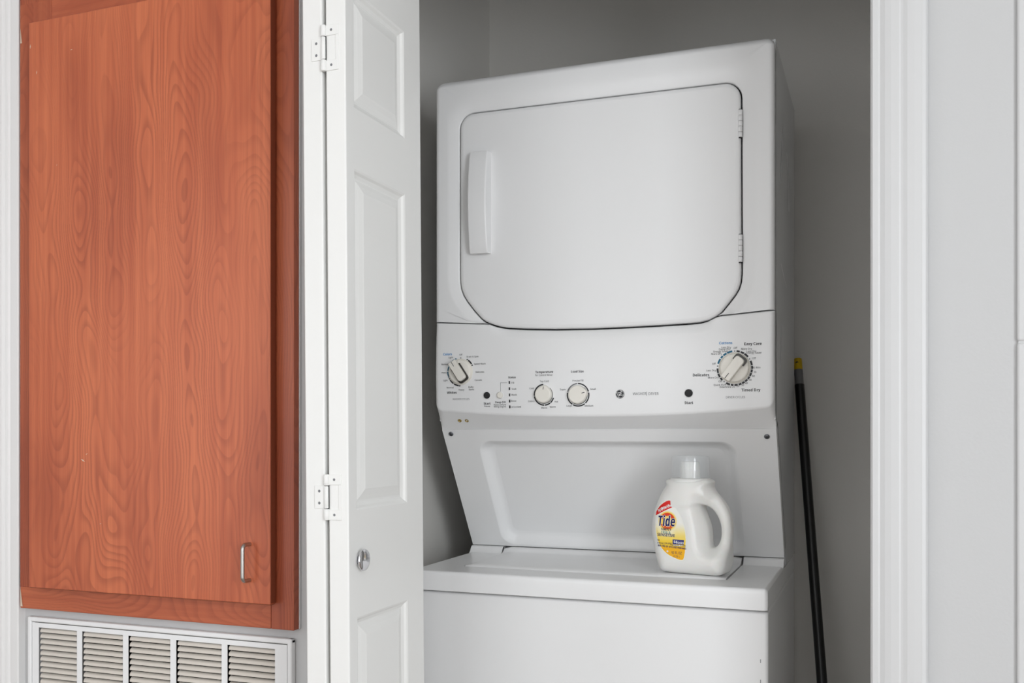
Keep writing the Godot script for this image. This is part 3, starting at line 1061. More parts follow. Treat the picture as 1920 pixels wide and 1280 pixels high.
	grid(st, crows, Vector3.BACK)
	for e in [0, xs.size() - 1]:
		var side := Vector3.LEFT if e == 0 else Vector3.RIGHT
		for k in 21:
			var a: Vector3 = crows[k][e]
			var b: Vector3 = crows[k + 1][e]
			quad(st, a, b, Vector3(b.x, b.y, minf(b.z, -1.8685)), Vector3(a.x, a.y, minf(a.z, -1.8685)), side)
	var con := obj("control_panel", st, M.plastic, t)
	printing(con)
	controls(con)
	# sloping back panel with its pressed recess
	var d0 := Vector3(0, 1.1965, -1.8675)
	var d1 := Vector3(0, 0.9372, -2.0345)
	var down := (d1 - d0).normalized()
	var outn := Vector3(0, -down.z, down.y)
	if outn.z < 0: outn = -outn
	var len2 := d0.distance_to(d1)
	var BP := func(x: float, s: float, h: float) -> Vector3: return Vector3(x, d0.y, d0.z) + down * s + outn * h
	st = mb()
	var rim := [Vector2(XL, 0.0), Vector2(XR, 0.0), Vector2(XR, len2), Vector2(XL, len2)]
	var loops := []
	var s0 := 0.0275
	var s1 := len2 - 0.0005
	for q in [[0.0, 0.0, 0.03], [0.003, -0.0008, 0.029], [0.008, -0.0052, 0.026], [0.015, -0.0122, 0.022], [0.020, -0.0158, 0.019], [0.027, -0.0168, 0.016]]:
		var lp := []
		var xa := -0.787 + float(q[0])
		var xb := -0.2535 - float(q[0])
		var ya := s0 + float(q[0])
		var yb2 := s1 - 0.004 - float(q[0])
		var r: float = q[2]
		for c in [[xb - r, ya + r, -90], [xb - r, yb2 - r, 0], [xa + r, yb2 - r, 90], [xa + r, ya + r, 180]]:
			for a in range(0, 91, 15):
				var g := deg_to_rad(c[2] + a)
				lp.append(BP.call(c[0] + r * cos(g), c[1] + r * sin(g), q[1]))
		loops.append(lp)
	grid(st, loops, outn, true)
	var inner_loop: Array = loops[-1]
	var cen: Vector3 = BP.call(XC, (s0 + s1) / 2, -0.0172)
	for i in inner_loop.size(): tri(st, cen, inner_loop[i], inner_loop[(i + 1) % inner_loop.size()], outn)
	var first: Array = loops[0]
	# flat border: corners and edges joined to the recess
	var cs := [BP.call(XR, 0, 0), BP.call(XR, len2, 0), BP.call(XL, len2, 0), BP.call(XL, 0, 0)]
	for c in 4:
		for a in 6: tri(st, cs[c], first[c * 7 + a], first[c * 7 + a + 1], outn)
		var nx := (c + 1) % 4
		quad(st, cs[c], first[c * 7 + 6], first[nx * 7], cs[nx], outn)
	# thickness at the top and bottom edges
	quad(st, BP.call(XL, 0, 0), BP.call(XR, 0, 0), BP.call(XR, 0, -0.03), BP.call(XL, 0, -0.03), -down)
	quad(st, BP.call(XL, len2, 0), BP.call(XR, len2, 0), BP.call(XR, len2, -0.03), BP.call(XL, len2, -0.03), down)
	for x in [XL, XR]: quad(st, BP.call(x, 0, 0), BP.call(x, len2, 0), BP.call(x, len2, -0.032), BP.call(x, 0, -0.032), Vector3(x - XC, 0, 0))
	var bp := obj("back_panel", st, M.enamel, t)
	for s in [Vector2(-0.8427, 0.0105), Vector2(-0.1957, 0.016)]:
		st = mb()
		var at: Vector3 = BP.call(s.x, s.y, 0)
		lathe(st, [Vector2(0.0052, 0), Vector2(0.0052, 0.0012), Vector2(0.0044, 0.0022), Vector2(0.0016, 0.0026), Vector2(0.0013, 0.0012), Vector2(0, 0.001)], at, outn, 16)
		obj("screw", st, M.screw, bp, "zinc screw head")

	# washer
	st = mb()
	rbox(st, Vector3(XL, 0.03, -2.283), Vector3(XR, 0.8815, -1.727), 0.007, 3)
	var body := obj("washer_body", st, M.enamel, t)
	# washer top: lip all round, opening filled by the lid
	var ytop := 0.9215
	var zfr := -1.715
	st = mb()
	var lip := []
	for q in [[-1.735, 0.8835], [zfr - 0.001, 0.8835], [zfr, 0.885], [zfr - 0.0003, 0.912], [zfr - 0.0007, 0.9155], [zfr - 0.0018, 0.9188], [zfr - 0.004, 0.9208], [zfr - 0.0075, ytop], [zfr - 0.012, ytop], [-1.8, ytop]]: lip.append(Vector2(q[0], q[1]))
	# side sections: the same profile drawn across x, ends rounded
	var lxs := []
	for k in [0.0, 0.0006, 0.0018, 0.0036, 0.006]: lxs.append(XL + k)
	for k in 13: lxs.append(lerpf(XL + 0.02, XR - 0.02, k / 12.0))
	for k in [0.006, 0.0036, 0.0018, 0.0006, 0.0]: lxs.append(XR - k)
	var trows := []
	for p in lip:
		var row := []
		for x in lxs:
			var e: float = minf(x - XL, XR - x)
			var drop := 0.0
			if e < 0.006 and p.y > 0.9: drop = 0.005 * pow(1 - e / 0.006, 2.0)
			var inz := 0.0
			if e < 0.006 and p.x > -1.75: inz = 0.005 * pow(1 - e / 0.006, 2.0)
			row.append(Vector3(x, p.y - drop, p.x - inz))
		trows.append(row)
	grid(st, trows, Vector3(0, 0.5, 1))
	# left and right of the lid
	var lx0 := -0.7835
	var lx1 := -0.2585
	var lz0 := -1.8
	var lz1 := -2.036
	for s in [[XL, lx0, 1], [lx1, XR, -1]]:
		var r2 := []
		for z in [lz0, lz1]:
			var row := []
			var list: Array = [XL, XL + 0.0006, XL + 0.0018, XL + 0.0036, XL + 0.006, lx0] if s[2] == 1 else [lx1, XR - 0.006, XR - 0.0036, XR - 0.0018, XR - 0.0006, XR]
			for x in list:
				var e: float = minf(x - XL, XR - x)
				row.append(Vector3(x, ytop - (0.005 * pow(1 - e / 0.006, 2.0) if e < 0.006 else 0.0), z))
			r2.append(row)
		grid(st, r2, Vector3.UP)
		# wall of the lid opening
		var wx: float = lx0 if s[2] == 1 else lx1
		quad(st, Vector3(wx, ytop, lz0), Vector3(wx, ytop, lz1), Vector3(wx, ytop - 0.02, lz1), Vector3(wx, ytop - 0.02, lz0), Vector3(s[2], 0, 0))
	quad(st, Vector3(lx0, ytop, lz0), Vector3(lx1, ytop, lz0), Vector3(lx1, ytop - 0.02, lz0), Vector3(lx0, ytop - 0.02, lz0), Vector3.FORWARD)
	for x in [XL, XR]:
		quad(st, Vector3(x, 0.8835, zfr - 0.005), Vector3(x, 0.9165, zfr - 0.005), Vector3(x, 0.9165, -2.283), Vector3(x, 0.8835, -2.283), Vector3(x - XC, 0, 0))
	quad(st, Vector3(XL, 0.8835, zfr - 0.01), Vector3(XR, 0.8835, zfr - 0.01), Vector3(XR, 0.8835, -2.283), Vector3(XL, 0.8835, -2.283), Vector3.DOWN)
	obj("washer_top", st, M.enamel, t)
	# raised ledge at the rear, in two ends beside the lid
	for s in [[XL, lx0 - 0.001], [lx1 + 0.001, XR]]:
		st = mb()
		grid(st, [[Vector3(s[0], ytop - 0.002, -2.012), Vector3(s[1], ytop - 0.002, -2.012)], [Vector3(s[0], 0.9235, -2.018), Vector3(s[1], 0.9235, -2.018)], [Vector3(s[0], 0.9315, -2.0235), Vector3(s[1], 0.9315, -2.0235)], [Vector3(s[0], 0.9352, -2.028), Vector3(s[1], 0.9352, -2.028)], [Vector3(s[0], 0.936, -2.04), Vector3(s[1], 0.936, -2.04)]], Vector3(0, 0.5, 0.5))
		for x in s: tri(st, Vector3(x, ytop - 0.002, -2.012), Vector3(x, 0.936, -2.04), Vector3(x, ytop - 0.002, -2.04), Vector3(-1 if x == s[0] else 1, 0, 0))
		obj("rear_ledge", st, M.enamel, t)
	# lid: its front edge rolled down, rear edge turned up to the sloping panel
	st = mb()
	var lrows := []
	for q in [[lz0 + 0.001, ytop - 0.014, 1.0], [lz0 + 0.0014, ytop - 0.004, 1.0], [lz0 - 0.001, ytop + 0.0005, 1.0], [lz0 - 0.005, ytop + 0.003, 1.0], [lz0 - 0.011, ytop + 0.0045, 1.0], [lz0 - 0.02, ytop + 0.0048, 1.0], [-1.9, ytop + 0.004, 0.5], [-1.985, ytop + 0.0036, 0.2], [-2.005, ytop + 0.004, 0.0], [-2.014, ytop + 0.006, 0.0], [-2.021, ytop + 0.0105, 0.0], [-2.026, ytop + 0.0135, 0.0], [-2.04, ytop + 0.0142, 0.0]]:
		var row := []
		for k in 33:
			var s: float = k / 32.0
			var e := minf(s, 1 - s) * (lx1 - lx0 - 0.006)
			var drop := 0.0 if e > 0.004 else 0.003 * pow(1 - e / 0.004, 2)
			var curve: float = 0.007 * q[2] * sin(s * PI)     # the front edge bows forward a little
			row.append(Vector3(lerpf(lx0 + 0.003, lx1 - 0.003, s), q[1] - drop, q[0] + curve))
		lrows.append(row)
	grid(st, lrows, Vector3(0, 1, 0.3))
	for e in [0, 32]:
		for i in lrows.size() - 1:
			var a: Vector3 = lrows[i][e]
			var b: Vector3 = lrows[i + 1][e]
			quad(st, a, b, Vector3(b.x, ytop - 0.014, b.z), Vector3(a.x, ytop - 0.014, a.z), Vector3(-1 if e == 0 else 1, 0, 0))
	obj("washer_lid", st, M.enamel, t)
	# near-black boxes for the shade in the gaps below the lid and lip
	st = mb()
	box(st, Vector3(lx0 - 0.001, ytop - 0.03, lz1), Vector3(lx1 + 0.001, ytop - 0.0145, lz0 + 0.001))
	box(st, Vector3(XL + 0.004, 0.8812, -2.28), Vector3(XR - 0.004, 0.8836, -1.732))
	obj("gap_shade", st, M.dark, t)
	# scratches on the right side and small chips on the washer's front edge
	for line in [[[1.796, -2.004], [1.735, -1.976], [1.675, -1.948]], [[1.77, -2.09], [1.74, -2.11], [1.715, -2.13], [1.66, -2.14]], [[1.406, -1.981], [1.36, -1.962], [1.315, -1.948]], [[1.52, -1.965], [1.5, -2.03], [1.49, -2.09]]]:
		st = mb()
		for i in line.size() - 1:
			var a := Vector3(XR + 0.0003, line[i][0], line[i][1])
			var b := Vector3(XR + 0.0003, line[i + 1][0], line[i + 1][1])
			var w := Vector3(0, 0.0004, 0.0035)
			quad(st, a - w, b - w, b + w, a + w, Vector3.RIGHT)
		obj("scratch", st, M.scratch, t, "pale scratch on the side")
	for y in [0.795, 0.76, 0.752, 0.742]:
		st = mb()
		rbox(st, Vector3(XR - 0.0135, y - 0.003, -1.7272), Vector3(XR - 0.0122, y + 0.003, -1.7266), 0.0003, 1)
		obj("chip", st, M.gray, body)

func printing(con: Node3D) -> void:
	var sets := {"ink": mb(), "gray": mb(), "blue": mb(), "teal": mb()}
	for q in printed_words():
		var big: bool = q[3] > 0.005
		lettering(sets[q[4]], q[0], Vector2(q[1], q[2]), q[3] * (0.8 if q[4] == "gray" else 0.72 if big else 0.78), on_console, big and q[4] != "gray")
	# bars between the two grey words, status lamps, line from the deep fill button
	var bar := func(st: SurfaceTool, x0: float, y0: float, x1: float, y1: float) -> void:
		quad(st, on_console(x0, y0), on_console(x1, y0), on_console(x1, y1), on_console(x0, y1), Vector3.BACK)
	bar.call(sets.gray, -0.4145, 1.2605, -0.4138, 1.2685)
	for v in [1.291, 1.2785, 1.266, 1.2537, 1.2421]: bar.call(sets.ink, -0.6958, v - 0.0028, -0.6928, v + 0.0028)
	bar.call(sets.gray, -0.7135, 1.2905, -0.699, 1.2911)
	bar.call(sets.gray, -0.7138, 1.2735, -0.7132, 1.2911)
	# arcs round the dials
	var L := Vector2(-0.8014, 1.3148)
	for a in [[28, 33], [36, 58], [61, 66], [182, 187], [189, 212], [215, 236], [239, 244]]: ring(sets.ink, L, 0.0272, 0.0302, a[0], a[1], on_console)
	for a in [[248, 252], [254, 272], [275, 292], [294, 312], [315, 332], [335, 340]]: ring(sets.teal, L, 0.0272, 0.0302, a[0], a[1], on_console)
	spot(sets.ink, L + Vector2(0, 0.0285), 0.0011, on_console)
	var R := Vector2(-0.2488, 1.3096)
	for a in [[6, 17], [20, 32], [34, 50], [66, 82], [84, 94], [96, 106], [108, 119], [121, 131], [133, 143], [145, 155], [157, 167], [170, 181], [184, 193], [196, 210], [226, 236], [239, 252], [254, 270]]: ring(sets.ink, R, 0.0298, 0.0331, a[0], a[1], on_console)
	for a in [[286, 304], [307, 316], [319, 332], [334, 352]]: ring(sets.teal, R, 0.0298, 0.0331, a[0], a[1], on_console)
	for a in [0, 59, 218, 278]: spot(sets.ink, R + Vector2(sin(deg_to_rad(a)), cos(deg_to_rad(a))) * 0.0314, 0.001, on_console)
	var T := Vector2(-0.6208, 1.2653)
	for a in [[-95, -4], [108, 140], [143, 176], [180, 262]]: ring(sets.ink, T, 0.0192, 0.0218, a[0], a[1], on_console)
	var S := Vector2(-0.5505, 1.2643)
	for a in [[0, 74], [79, 138], [143, 208], [213, 282]]: ring(sets.ink, S, 0.0208, 0.0232, a[0], a[1], on_console)
	ring(sets.gray, S, 0.0208, 0.0232, 286, 356, on_console)
	var names := {"ink": "black print", "gray": "grey print", "blue": "blue print", "teal": "blue dial arcs"}
	for k in sets: obj("printed_lettering", sets[k], M[k], con, names[k])

func dial(con: Node3D, c: Vector2, r: float, turn: float, far: float) -> void:
	# big dial: skirt, raised grip bar with a dark end, pointer mark; turn = direction of the mark, degrees clockwise from the top
	var z := console_z(c.x, c.y)
	var st := mb()
	var at := Vector3(c.x, c.y, z)
	lathe(st, [Vector2(r + 0.0022, 0.0), Vector2(r + 0.0022, 0.0022), Vector2(r + 0.0012, 0.0028), Vector2(r + 0.0004, 0.0016), Vector2(r, 0.0018), Vector2(r - 0.0004, 0.006), Vector2(r - 0.0016, 0.0076), Vector2(r - 0.004, 0.0083), Vector2(0, 0.0085)], at, Vector3.BACK, 48)
	var k := obj("dial", st, M.knob, con)
	var g := deg_to_rad(90 - turn)
	var u := Vector2(cos(g), sin(g))
	var v := Vector2(-u.y, u.x)
	var shape := func(half: float, a0: float, a1: float, end_r: float) -> Array:
		var pts := []
		for q in [[a1, -half], [a1, half], [a0 + end_r, half]]: pts.append(Vector2(q[0], q[1]))
		for a in range(0, 91, 30): pts.append(Vector2(a0 + end_r - end_r * sin(deg_to_rad(a)), half - end_r + end_r * cos(deg_to_rad(a))))
		for a in range(0, 91, 30): pts.append(Vector2(a0 + end_r - end_r * cos(deg_to_rad(a)), -half + end_r - end_r * sin(deg_to_rad(a))))
		return pts
	var level := func(pts: Array, h: float) -> Array:
		var o := []
		for p in pts:
			var w: Vector2 = c + u * p.x + v * p.y
			o.append(Vector3(w.x, w.y, z + h))
		return o
	# dark rim put in for the shade at the far end of the grip
	st = mb()
	var pts: Array = shape.call(r * 0.46, -r * 0.99, r * far, r * 0.22)
	var a2: Array = level.call(pts, 0.0082)
	var b2: Array = level.call(pts, 0.0125)
	grid(st, [a2, b2], Vector3.ZERO, true)
	fan_fill(st, b2, Vector3.BACK)
	obj("shade_rim", st, M.dark_trim, k, "dark rim standing in for the shade at the end of the grip bar")
	st = mb()
	var lo: Array = level.call(shape.call(r * 0.37, -r * 0.84, r * 0.96, r * 0.2), 0.0082)
	var m1: Array = level.call(shape.call(r * 0.35, -r * 0.83, r * 0.95, r * 0.2), 0.0185)
	var hi: Array = level.call(shape.call(r * 0.31, -r * 0.79, r * 0.92, r * 0.18), 0.0198)
	strips(st, [lo, m1, hi], Vector3.ZERO, true)
	fan_fill(st, hi, Vector3.BACK)
	obj("grip", st, M.knob, k)
	st = mb()
	var mk: Array = level.call([Vector2(r * 0.5, -0.0006), Vector2(r * 0.5, 0.0006), Vector2(r * 0.93, 0.0006), Vector2(r * 0.93, -0.0006)], 0.02)
	quad(st, mk[0], mk[1], mk[2], mk[3], Vector3.BACK)
	obj("pointer_mark", st, M.ink, k)

func small_knob(con: Node3D, c: Vector2, r: float, turn: float) -> void:
	var z := console_z(c.x, c.y)
	var st := mb()
	var rows := []
	for q in [[1.03, 0.0], [1.0, 0.0075], [0.97, 0.0092], [0.92, 0.0103], [0.85, 0.0108]]:
		var line := []
		for i in 48:
			var a := TAU * i / 48.0
			var d := wrapf(a - deg_to_rad(turn), -PI, PI)
			var rr: float = r * q[0] * (1.0 + 0.12 * exp(-d * d * 9.0))
			line.append(Vector3(c.x + sin(a) * rr, c.y + cos(a) * rr, z + q[1]))
		rows.append(line)
	grid(st, rows, Vector3.ZERO, true)
	fan_fill(st, rows[-1], Vector3.BACK)
	var k := obj("knob", st, M.knob, con)
	st = mb()
	var u := Vector2(sin(deg_to_rad(turn)), cos(deg_to_rad(turn)))
	var v := u.orthogonal() * 0.0006
	var P := func(w: Vector2) -> Vector3: return Vector3(c.x + w.x, c.y + w.y, z + 0.0111)
	quad(st, P.call(u * r * 0.58 - v), P.call(u * r * 0.58 + v), P.call(u * r * 0.93 + v), P.call(u * r * 0.93 - v), Vector3.BACK)
	obj("pointer_mark", st, M.ink, k)
	st = mb()
	lathe(st, [Vector2(r * 1.08, 0.0), Vector2(r * 1.08, 0.0008), Vector2(0, 0.001)], Vector3(c.x, c.y, z - 0.0002), Vector3.BACK, 40)
	obj("base_ring", st, M.dark_trim, k)

func button(con: Node3D, c: Vector2, r: float, m: Material, label: String) -> void:
	var z := console_z(c.x, c.y)
	var st := mb()
	lathe(st, [Vector2(r, -0.002), Vector2(r, 0.002), Vector2(r * 0.94, 0.0032), Vector2(r * 0.7, 0.0036), Vector2(0, 0.003)], Vector3(c.x, c.y, z), Vector3.BACK, 28)
	var b := obj("button", st, m, con, label)
	st = mb()
	lathe(st, [Vector2(r * 1.28, -0.0005), Vector2(r * 1.25, 0.0006), Vector2(r * 1.1, 0.0009), Vector2(r * 1.02, -0.0004)], Vector3(c.x, c.y, z), Vector3.BACK, 28)
	obj("bezel", st, M.plastic, b)

func controls(con: Node3D) -> void:
	dial(con, Vector2(-0.8014, 1.3148), 0.0248, -34.0, 0.55)
	dial(con, Vector2(-0.2488, 1.3096), 0.0268, 218.0, -0.45)
	small_knob(con, Vector2(-0.6208, 1.2656), 0.0168, 8.0)
	small_knob(con, Vector2(-0.5505, 1.2646), 0.0180, 76.0)
	button(con, Vector2(-0.7435, 1.2659), 0.0066, M.rubber, "dark round start button")
	button(con, Vector2(-0.7150, 1.2657), 0.0062, M.knob, "cream round fill button")
	button(con, Vector2(-0.3338, 1.2646), 0.0072, M.rubber, "dark round start button")
	# round maker's emblem: dark disc with curled light script
	var c := Vector2(-0.4662, 1.2645)
	var z := console_z(c.x, c.y)
	var st := mb()
	lathe(st, [Vector2(0.0085, 0.0), Vector2(0.0085, 0.0008), Vector2(0.008, 0.0012), Vector2(0, 0.0012)], Vector3(c.x, c.y, z), Vector3.BACK, 32)
	var e := obj("emblem", st, M.ink, con, "round dark emblem with light script letters")
	st = mb()
	var s := func(x: float, y: float) -> Vector3: return Vector3(x, y, z + 0.0014)
	lettering(st, "GE", c + Vector2(-0.0002, 0.0), 0.0072, s, true, 0.25, 0.25, true, 0.72)
	ring(st, c, 0.0074, 0.0078, 0, 360, s)
	for a in [0, 90, 180, 270]: ring(st, c + Vector2(sin(deg_to_rad(a + 20)), cos(deg_to_rad(a + 20))) * 0.0058, 0.0011, 0.0016, a - 60, a + 120, s)
	obj("script_letters", st, M.plastic, e)
	# two small fixing screws in a notch under the left end
	for x in [-0.813, -0.797]:
		st = mb()
		lathe(st, [Vector2(0.0042, -0.001), Vector2(0.0042, 0.0012), Vector2(0.0022, 0.0018), Vector2(0.0014, 0.0006), Vector2(0, 0.0005)], Vector3(x, 1.2155, -1.8515), Vector3(0, -0.66, 0.75).normalized(), 14)
		obj("screw", st, M.brass, con, "brass coloured screw")

# ==================================================================== detergent bottle
var body_poly := PackedVector2Array()
var hole_poly := PackedVector2Array()

func poly_dist(p: Vector2, poly: PackedVector2Array) -> float:
	var d := 1e9
	var inside := false
	var n := poly.size()
	var j := n - 1
	for i in n:
		var a := poly[j]
		var b := poly[i]
		var ab := b - a
		var q := p - a - ab * clampf((p - a).dot(ab) / ab.length_squared(), 0, 1)
		d = minf(d, q.length_squared())
		if (a.y > p.y) != (b.y > p.y) and p.x < (b.x - a.x) * (p.y - a.y) / (b.y - a.y) + a.x: inside = not inside
		j = i
	return -sqrt(d) if inside else sqrt(d)

func smooth_closed(pts: Array) -> PackedVector2Array:
	var out := PackedVector2Array()
	var n := pts.size()
	for i in n:
		for k in 3: out.append(pts[i].cubic_interpolate(pts[(i + 1) % n], pts[(i - 1 + n) % n], pts[(i + 2) % n], k / 3.0))
	return out

func bottle() -> void:
	# outline in metres, the base in the middle of y = 0
	var px := func(list: Array) -> Array:
		var o := []
		for q in list: o.append(Vector2((q[0] - 530) * 0.0002205, (1086 - q[1]) * 0.0002205))
		return o
	body_poly = smooth_closed(px.call([[336, 300], [333, 338], [318, 352], [288, 388], [248, 470], [205, 600], [190, 720], [208, 860], [236, 980], [262, 1050], [300, 1082], [400, 1088], [540, 1088], [680, 1088], [790, 1084], [832, 1050], [855, 940], [872, 800], [876, 680], [860, 575], [812, 480], [745, 405], [703, 366], [682, 345], [676, 300]]))
	hole_poly = smooth_closed(px.call([[612, 500], [645, 488], [700, 522], [757, 592], [788, 680], [788, 765], [766, 830], [735, 858], [705, 856], [692, 815], [690, 735], [672, 655], [642, 580]]))
	# distance field on a grid, meshed as surface nets
	var cell := 0.0034
	var lo := Vector3(-0.084, -0.006, -0.05)
	var nx := 50
	var ny := 56
	var nz := 30
	var d2 := PackedFloat32Array()
	d2.resize(nx * ny)
	var thick := PackedFloat32Array()
	thick.resize(nx * ny)
	for j in ny:
		for i in nx:
			var p := Vector2(lo.x + i * cell, lo.y + j * cell)
			d2[j * nx + i] = maxf(poly_dist(p, body_poly), -poly_dist(p, hole_poly))
			thick[j * nx + i] = bottle_thick(p)
	var field := PackedFloat32Array()
	field.resize(nx * ny * nz)
	for k in nz:
		var z := absf(lo.z + k * cell)
		for m in nx * ny:
			var T := thick[m]
			var r := minf(T * 0.72, 0.024)
			var a := d2[m] + r
			var b := z - T + r
			var d := Vector2(maxf(a, 0), maxf(b, 0)).length() + minf(maxf(a, b), 0.0) - r
			var px3 := lo.x + (m % nx) * cell + 0.0061
			var py := lo.y + (m / nx) * cell
			var neck := maxf(Vector2(px3, z).length() - 0.0372, absf(py - 0.152) - 0.018)
			var h := clampf(0.5 + 0.5 * (d - neck) / 0.016, 0, 1)
			field[k * nx * ny + m] = lerpf(d, neck, h) - 0.016 * h * (1.0 - h)
	var st := nets(field, nx, ny, nz, lo, cell)
	var at := Vector3(-0.3265, 0.9268, -1.838)
	var t := thing("detergent_bottle", at, "white detergent bottle with yellow label and clear cap, on the washer lid", "bottle")
	t.rotation.y = -0.2
	sub(t, "bottle_body", st, M.bottle)
	st = mb()
	var N := Vector3(-0.0061, 0.0, 0)
	lathe(st, [Vector2(0.0366, 0.1605), Vector2(0.0374, 0.1625), Vector2(0.0384, 0.1635), Vector2(0.0384, 0.1755), Vector2(0.0368, 0.1775), Vector2(0.0, 0.1778)], N, Vector3.UP, 40)
	sub(t, "neck_ring", st, M.bottle)
	st = mb()
	lathe(st, [Vector2(0.019, 0.177), Vector2(0.0185, 0.196), Vector2(0.0165, 0.208), Vector2(0.0145, 0.2085), Vector2(0.0145, 0.18)], N, Vector3.UP, 32)
	sub(t, "spout", st, M.bottle)
	st = mb()
	var ribs := []
	for q in [[0.0355, 0.1775], [0.0362, 0.179], [0.0355, 0.2155], [0.0345, 0.2185], [0.0325, 0.2192], [0.0318, 0.2165], [0.0325, 0.179]]: ribs.append(Vector2(q[0], q[1]))
	lathe(st, ribs, N, Vector3.UP, 48)
	lathe(st, [Vector2(0.0322, 0.2172), Vector2(0.0, 0.2176)], N, Vector3.UP, 32)
	var cap := sub(t, "cap", st, M.clear)
	cap.set_meta("label", "clear dosing cap")
	# label moulded to the bottle's front
	var face := func(x: float, y: float) -> Vector3:
		var p := Vector2(x, y)
		var dd := maxf(poly_dist(p, body_poly), -poly_dist(p, hole_poly))
		var T := bottle_thick(p)
		var r := minf(T * 0.72, 0.024)
		var a := maxf(dd + r, 0.0)
		return Vector3(x, y, T - r + sqrt(maxf(0.0, r * r - a * a)) + 0.0007)
	var lab: Array = px.call([[252, 600], [262, 545], [300, 500], [372, 462], [410, 470], [440, 520], [490, 590], [520, 660], [540, 760], [538, 860], [524, 945], [500, 968], [440, 955], [370, 925], [310, 870], [275, 800], [255, 700]])
	var lp := smooth_closed(lab)
	var im := label_image(lp)
	st = mb()
	var g0 := Vector2(-0.064, 0.02)
	var gs := Vector2(0.0032, 0.0032)
	var rowsl := []
	# cut the label on a grid: clip each cell to its outline
	for j in 40:
		for i in 24:
			var c := PackedVector2Array([g0 + gs * Vector2(i, j), g0 + gs * Vector2(i + 1, j), g0 + gs * Vector2(i + 1, j + 1), g0 + gs * Vector2(i, j + 1)])
			for piece in Geometry2D.intersect_polygons(c, lp):
				var ids := Geometry2D.triangulate_polygon(piece)
				for m in range(0, ids.size(), 3):
					var tr := [piece[ids[m]], piece[ids[m + 1]], piece[ids[m + 2]]]
					var w := []
					for q in tr: w.append(face.call(q.x, q.y))
					if (w[1] - w[0]).cross(w[2] - w[0]).z > 0:
						var s = w[1]; w[1] = w[2]; w[2] = s
						s = tr[1]; tr[1] = tr[2]; tr[2] = s
					for n in 3:
						st.set_uv(Vector2((tr[n].x + 0.07) / 0.08, 1.0 - (tr[n].y - 0.02) / 0.13))
						st.set_smooth_group(0)
						st.add_vertex(w[n])
	st.generate_normals()
	var lm := paint(Color.WHITE, 0.4, 0.45)
	lm.albedo_texture = ImageTexture.create_from_image(im)
	var label := sub(t, "label", st, lm)
	label.set_meta("label", "yellow and white front label")
	# lettering on the label
	var P := func(a: float, b: float) -> Vector2: return Vector2((a - 530) * 0.0002205, (1086 - b) * 0.0002205)
	var up := func(x: float, y: float) -> Vector3: return face.call(x, y) + Vector3(0, 0, 0.0004)
	var up2 := func(x: float, y: float) -> Vector3: return face.call(x, y) + Vector3(0, 0, 0.0008)
	var navy := mb()
	var white := mb()
	var green := mb()
	for o in [Vector2(1, 0), Vector2(-1, 0), Vector2(0, 1), Vector2(0, -1)]: lettering(white, "Tide", P.call(366, 643) + o * 0.0007, 0.0188, up, true, 0.16, 0.0, false, 0.66)
	lettering(navy, "Tide", P.call(366, 643), 0.0188, up2, true, 0.16, 0.0, false, 0.66)
	lettering(navy, "SIMPLY", P.call(360, 712), 0.0042, up, true, 0.0, -0.03)
	lettering(green, "FREE &", P.call(358, 737), 0.0042, up, true, 0.0, -0.03)
	lettering(navy, "SENSITIVE", P.call(360, 760), 0.0052, up, true, 0.0, -0.03)
	lettering(white, "NO", P.call(308, 548), 0.0058, up, true, 0.0, 0.5)
	lettering(white, "DYES OR", P.call(352, 521), 0.0026, up, true, 0.0, 0.44)
	lettering(white, "PERFUMES", P.call(376, 521), 0.0030, up, true, 0.0, 0.38)
	lettering(white, "64", P.call(446, 812), 0.0048, up, true)
	lettering(white, "LOADS", P.call(486, 818), 0.0026, up, true)
	lettering(navy, "he", P.call(290, 805), 0.0022, up)
	lettering(navy, "HYPOALLERGENIC", P.call(346, 830), 0.0012, up, false, 0.0, 0.0, false, 0.8)
	lettering(navy, "AND FREE OF DYES AND PERFUMES", P.call(412, 858), 0.0016, up, true, 0.0, -0.05, false, 0.72)
	lettering(navy, "92 FL OZ", P.call(455, 905), 0.0050, up, false, 0, 0, false, 0.75)
	lettering(navy, "2.72 L", P.call(455, 935), 0.0034, up)
	lettering(navy, "medium loads", P.call(468, 840), 0.0016, up)
	for q in [["navy", navy], ["white_print", white], ["green_print", green]]: sub(label, "printed_lettering", q[1], M[q[0]])

func bottle_thick(p: Vector2) -> float:
	var T := 0.041
	# the grip column and the handle are slimmer than the body
	T = lerpf(T, 0.0155, smoothstep(0.006, 0.05, p.x + 0.012 * (p.y - 0.1) / 0.1) * smoothstep(0.028, 0.062, p.y))
	T = lerpf(T, 0.039, smoothstep(0.12, 0.165, p.y) * (1.0 - smoothstep(0.03, 0.05, p.x)))
	return T

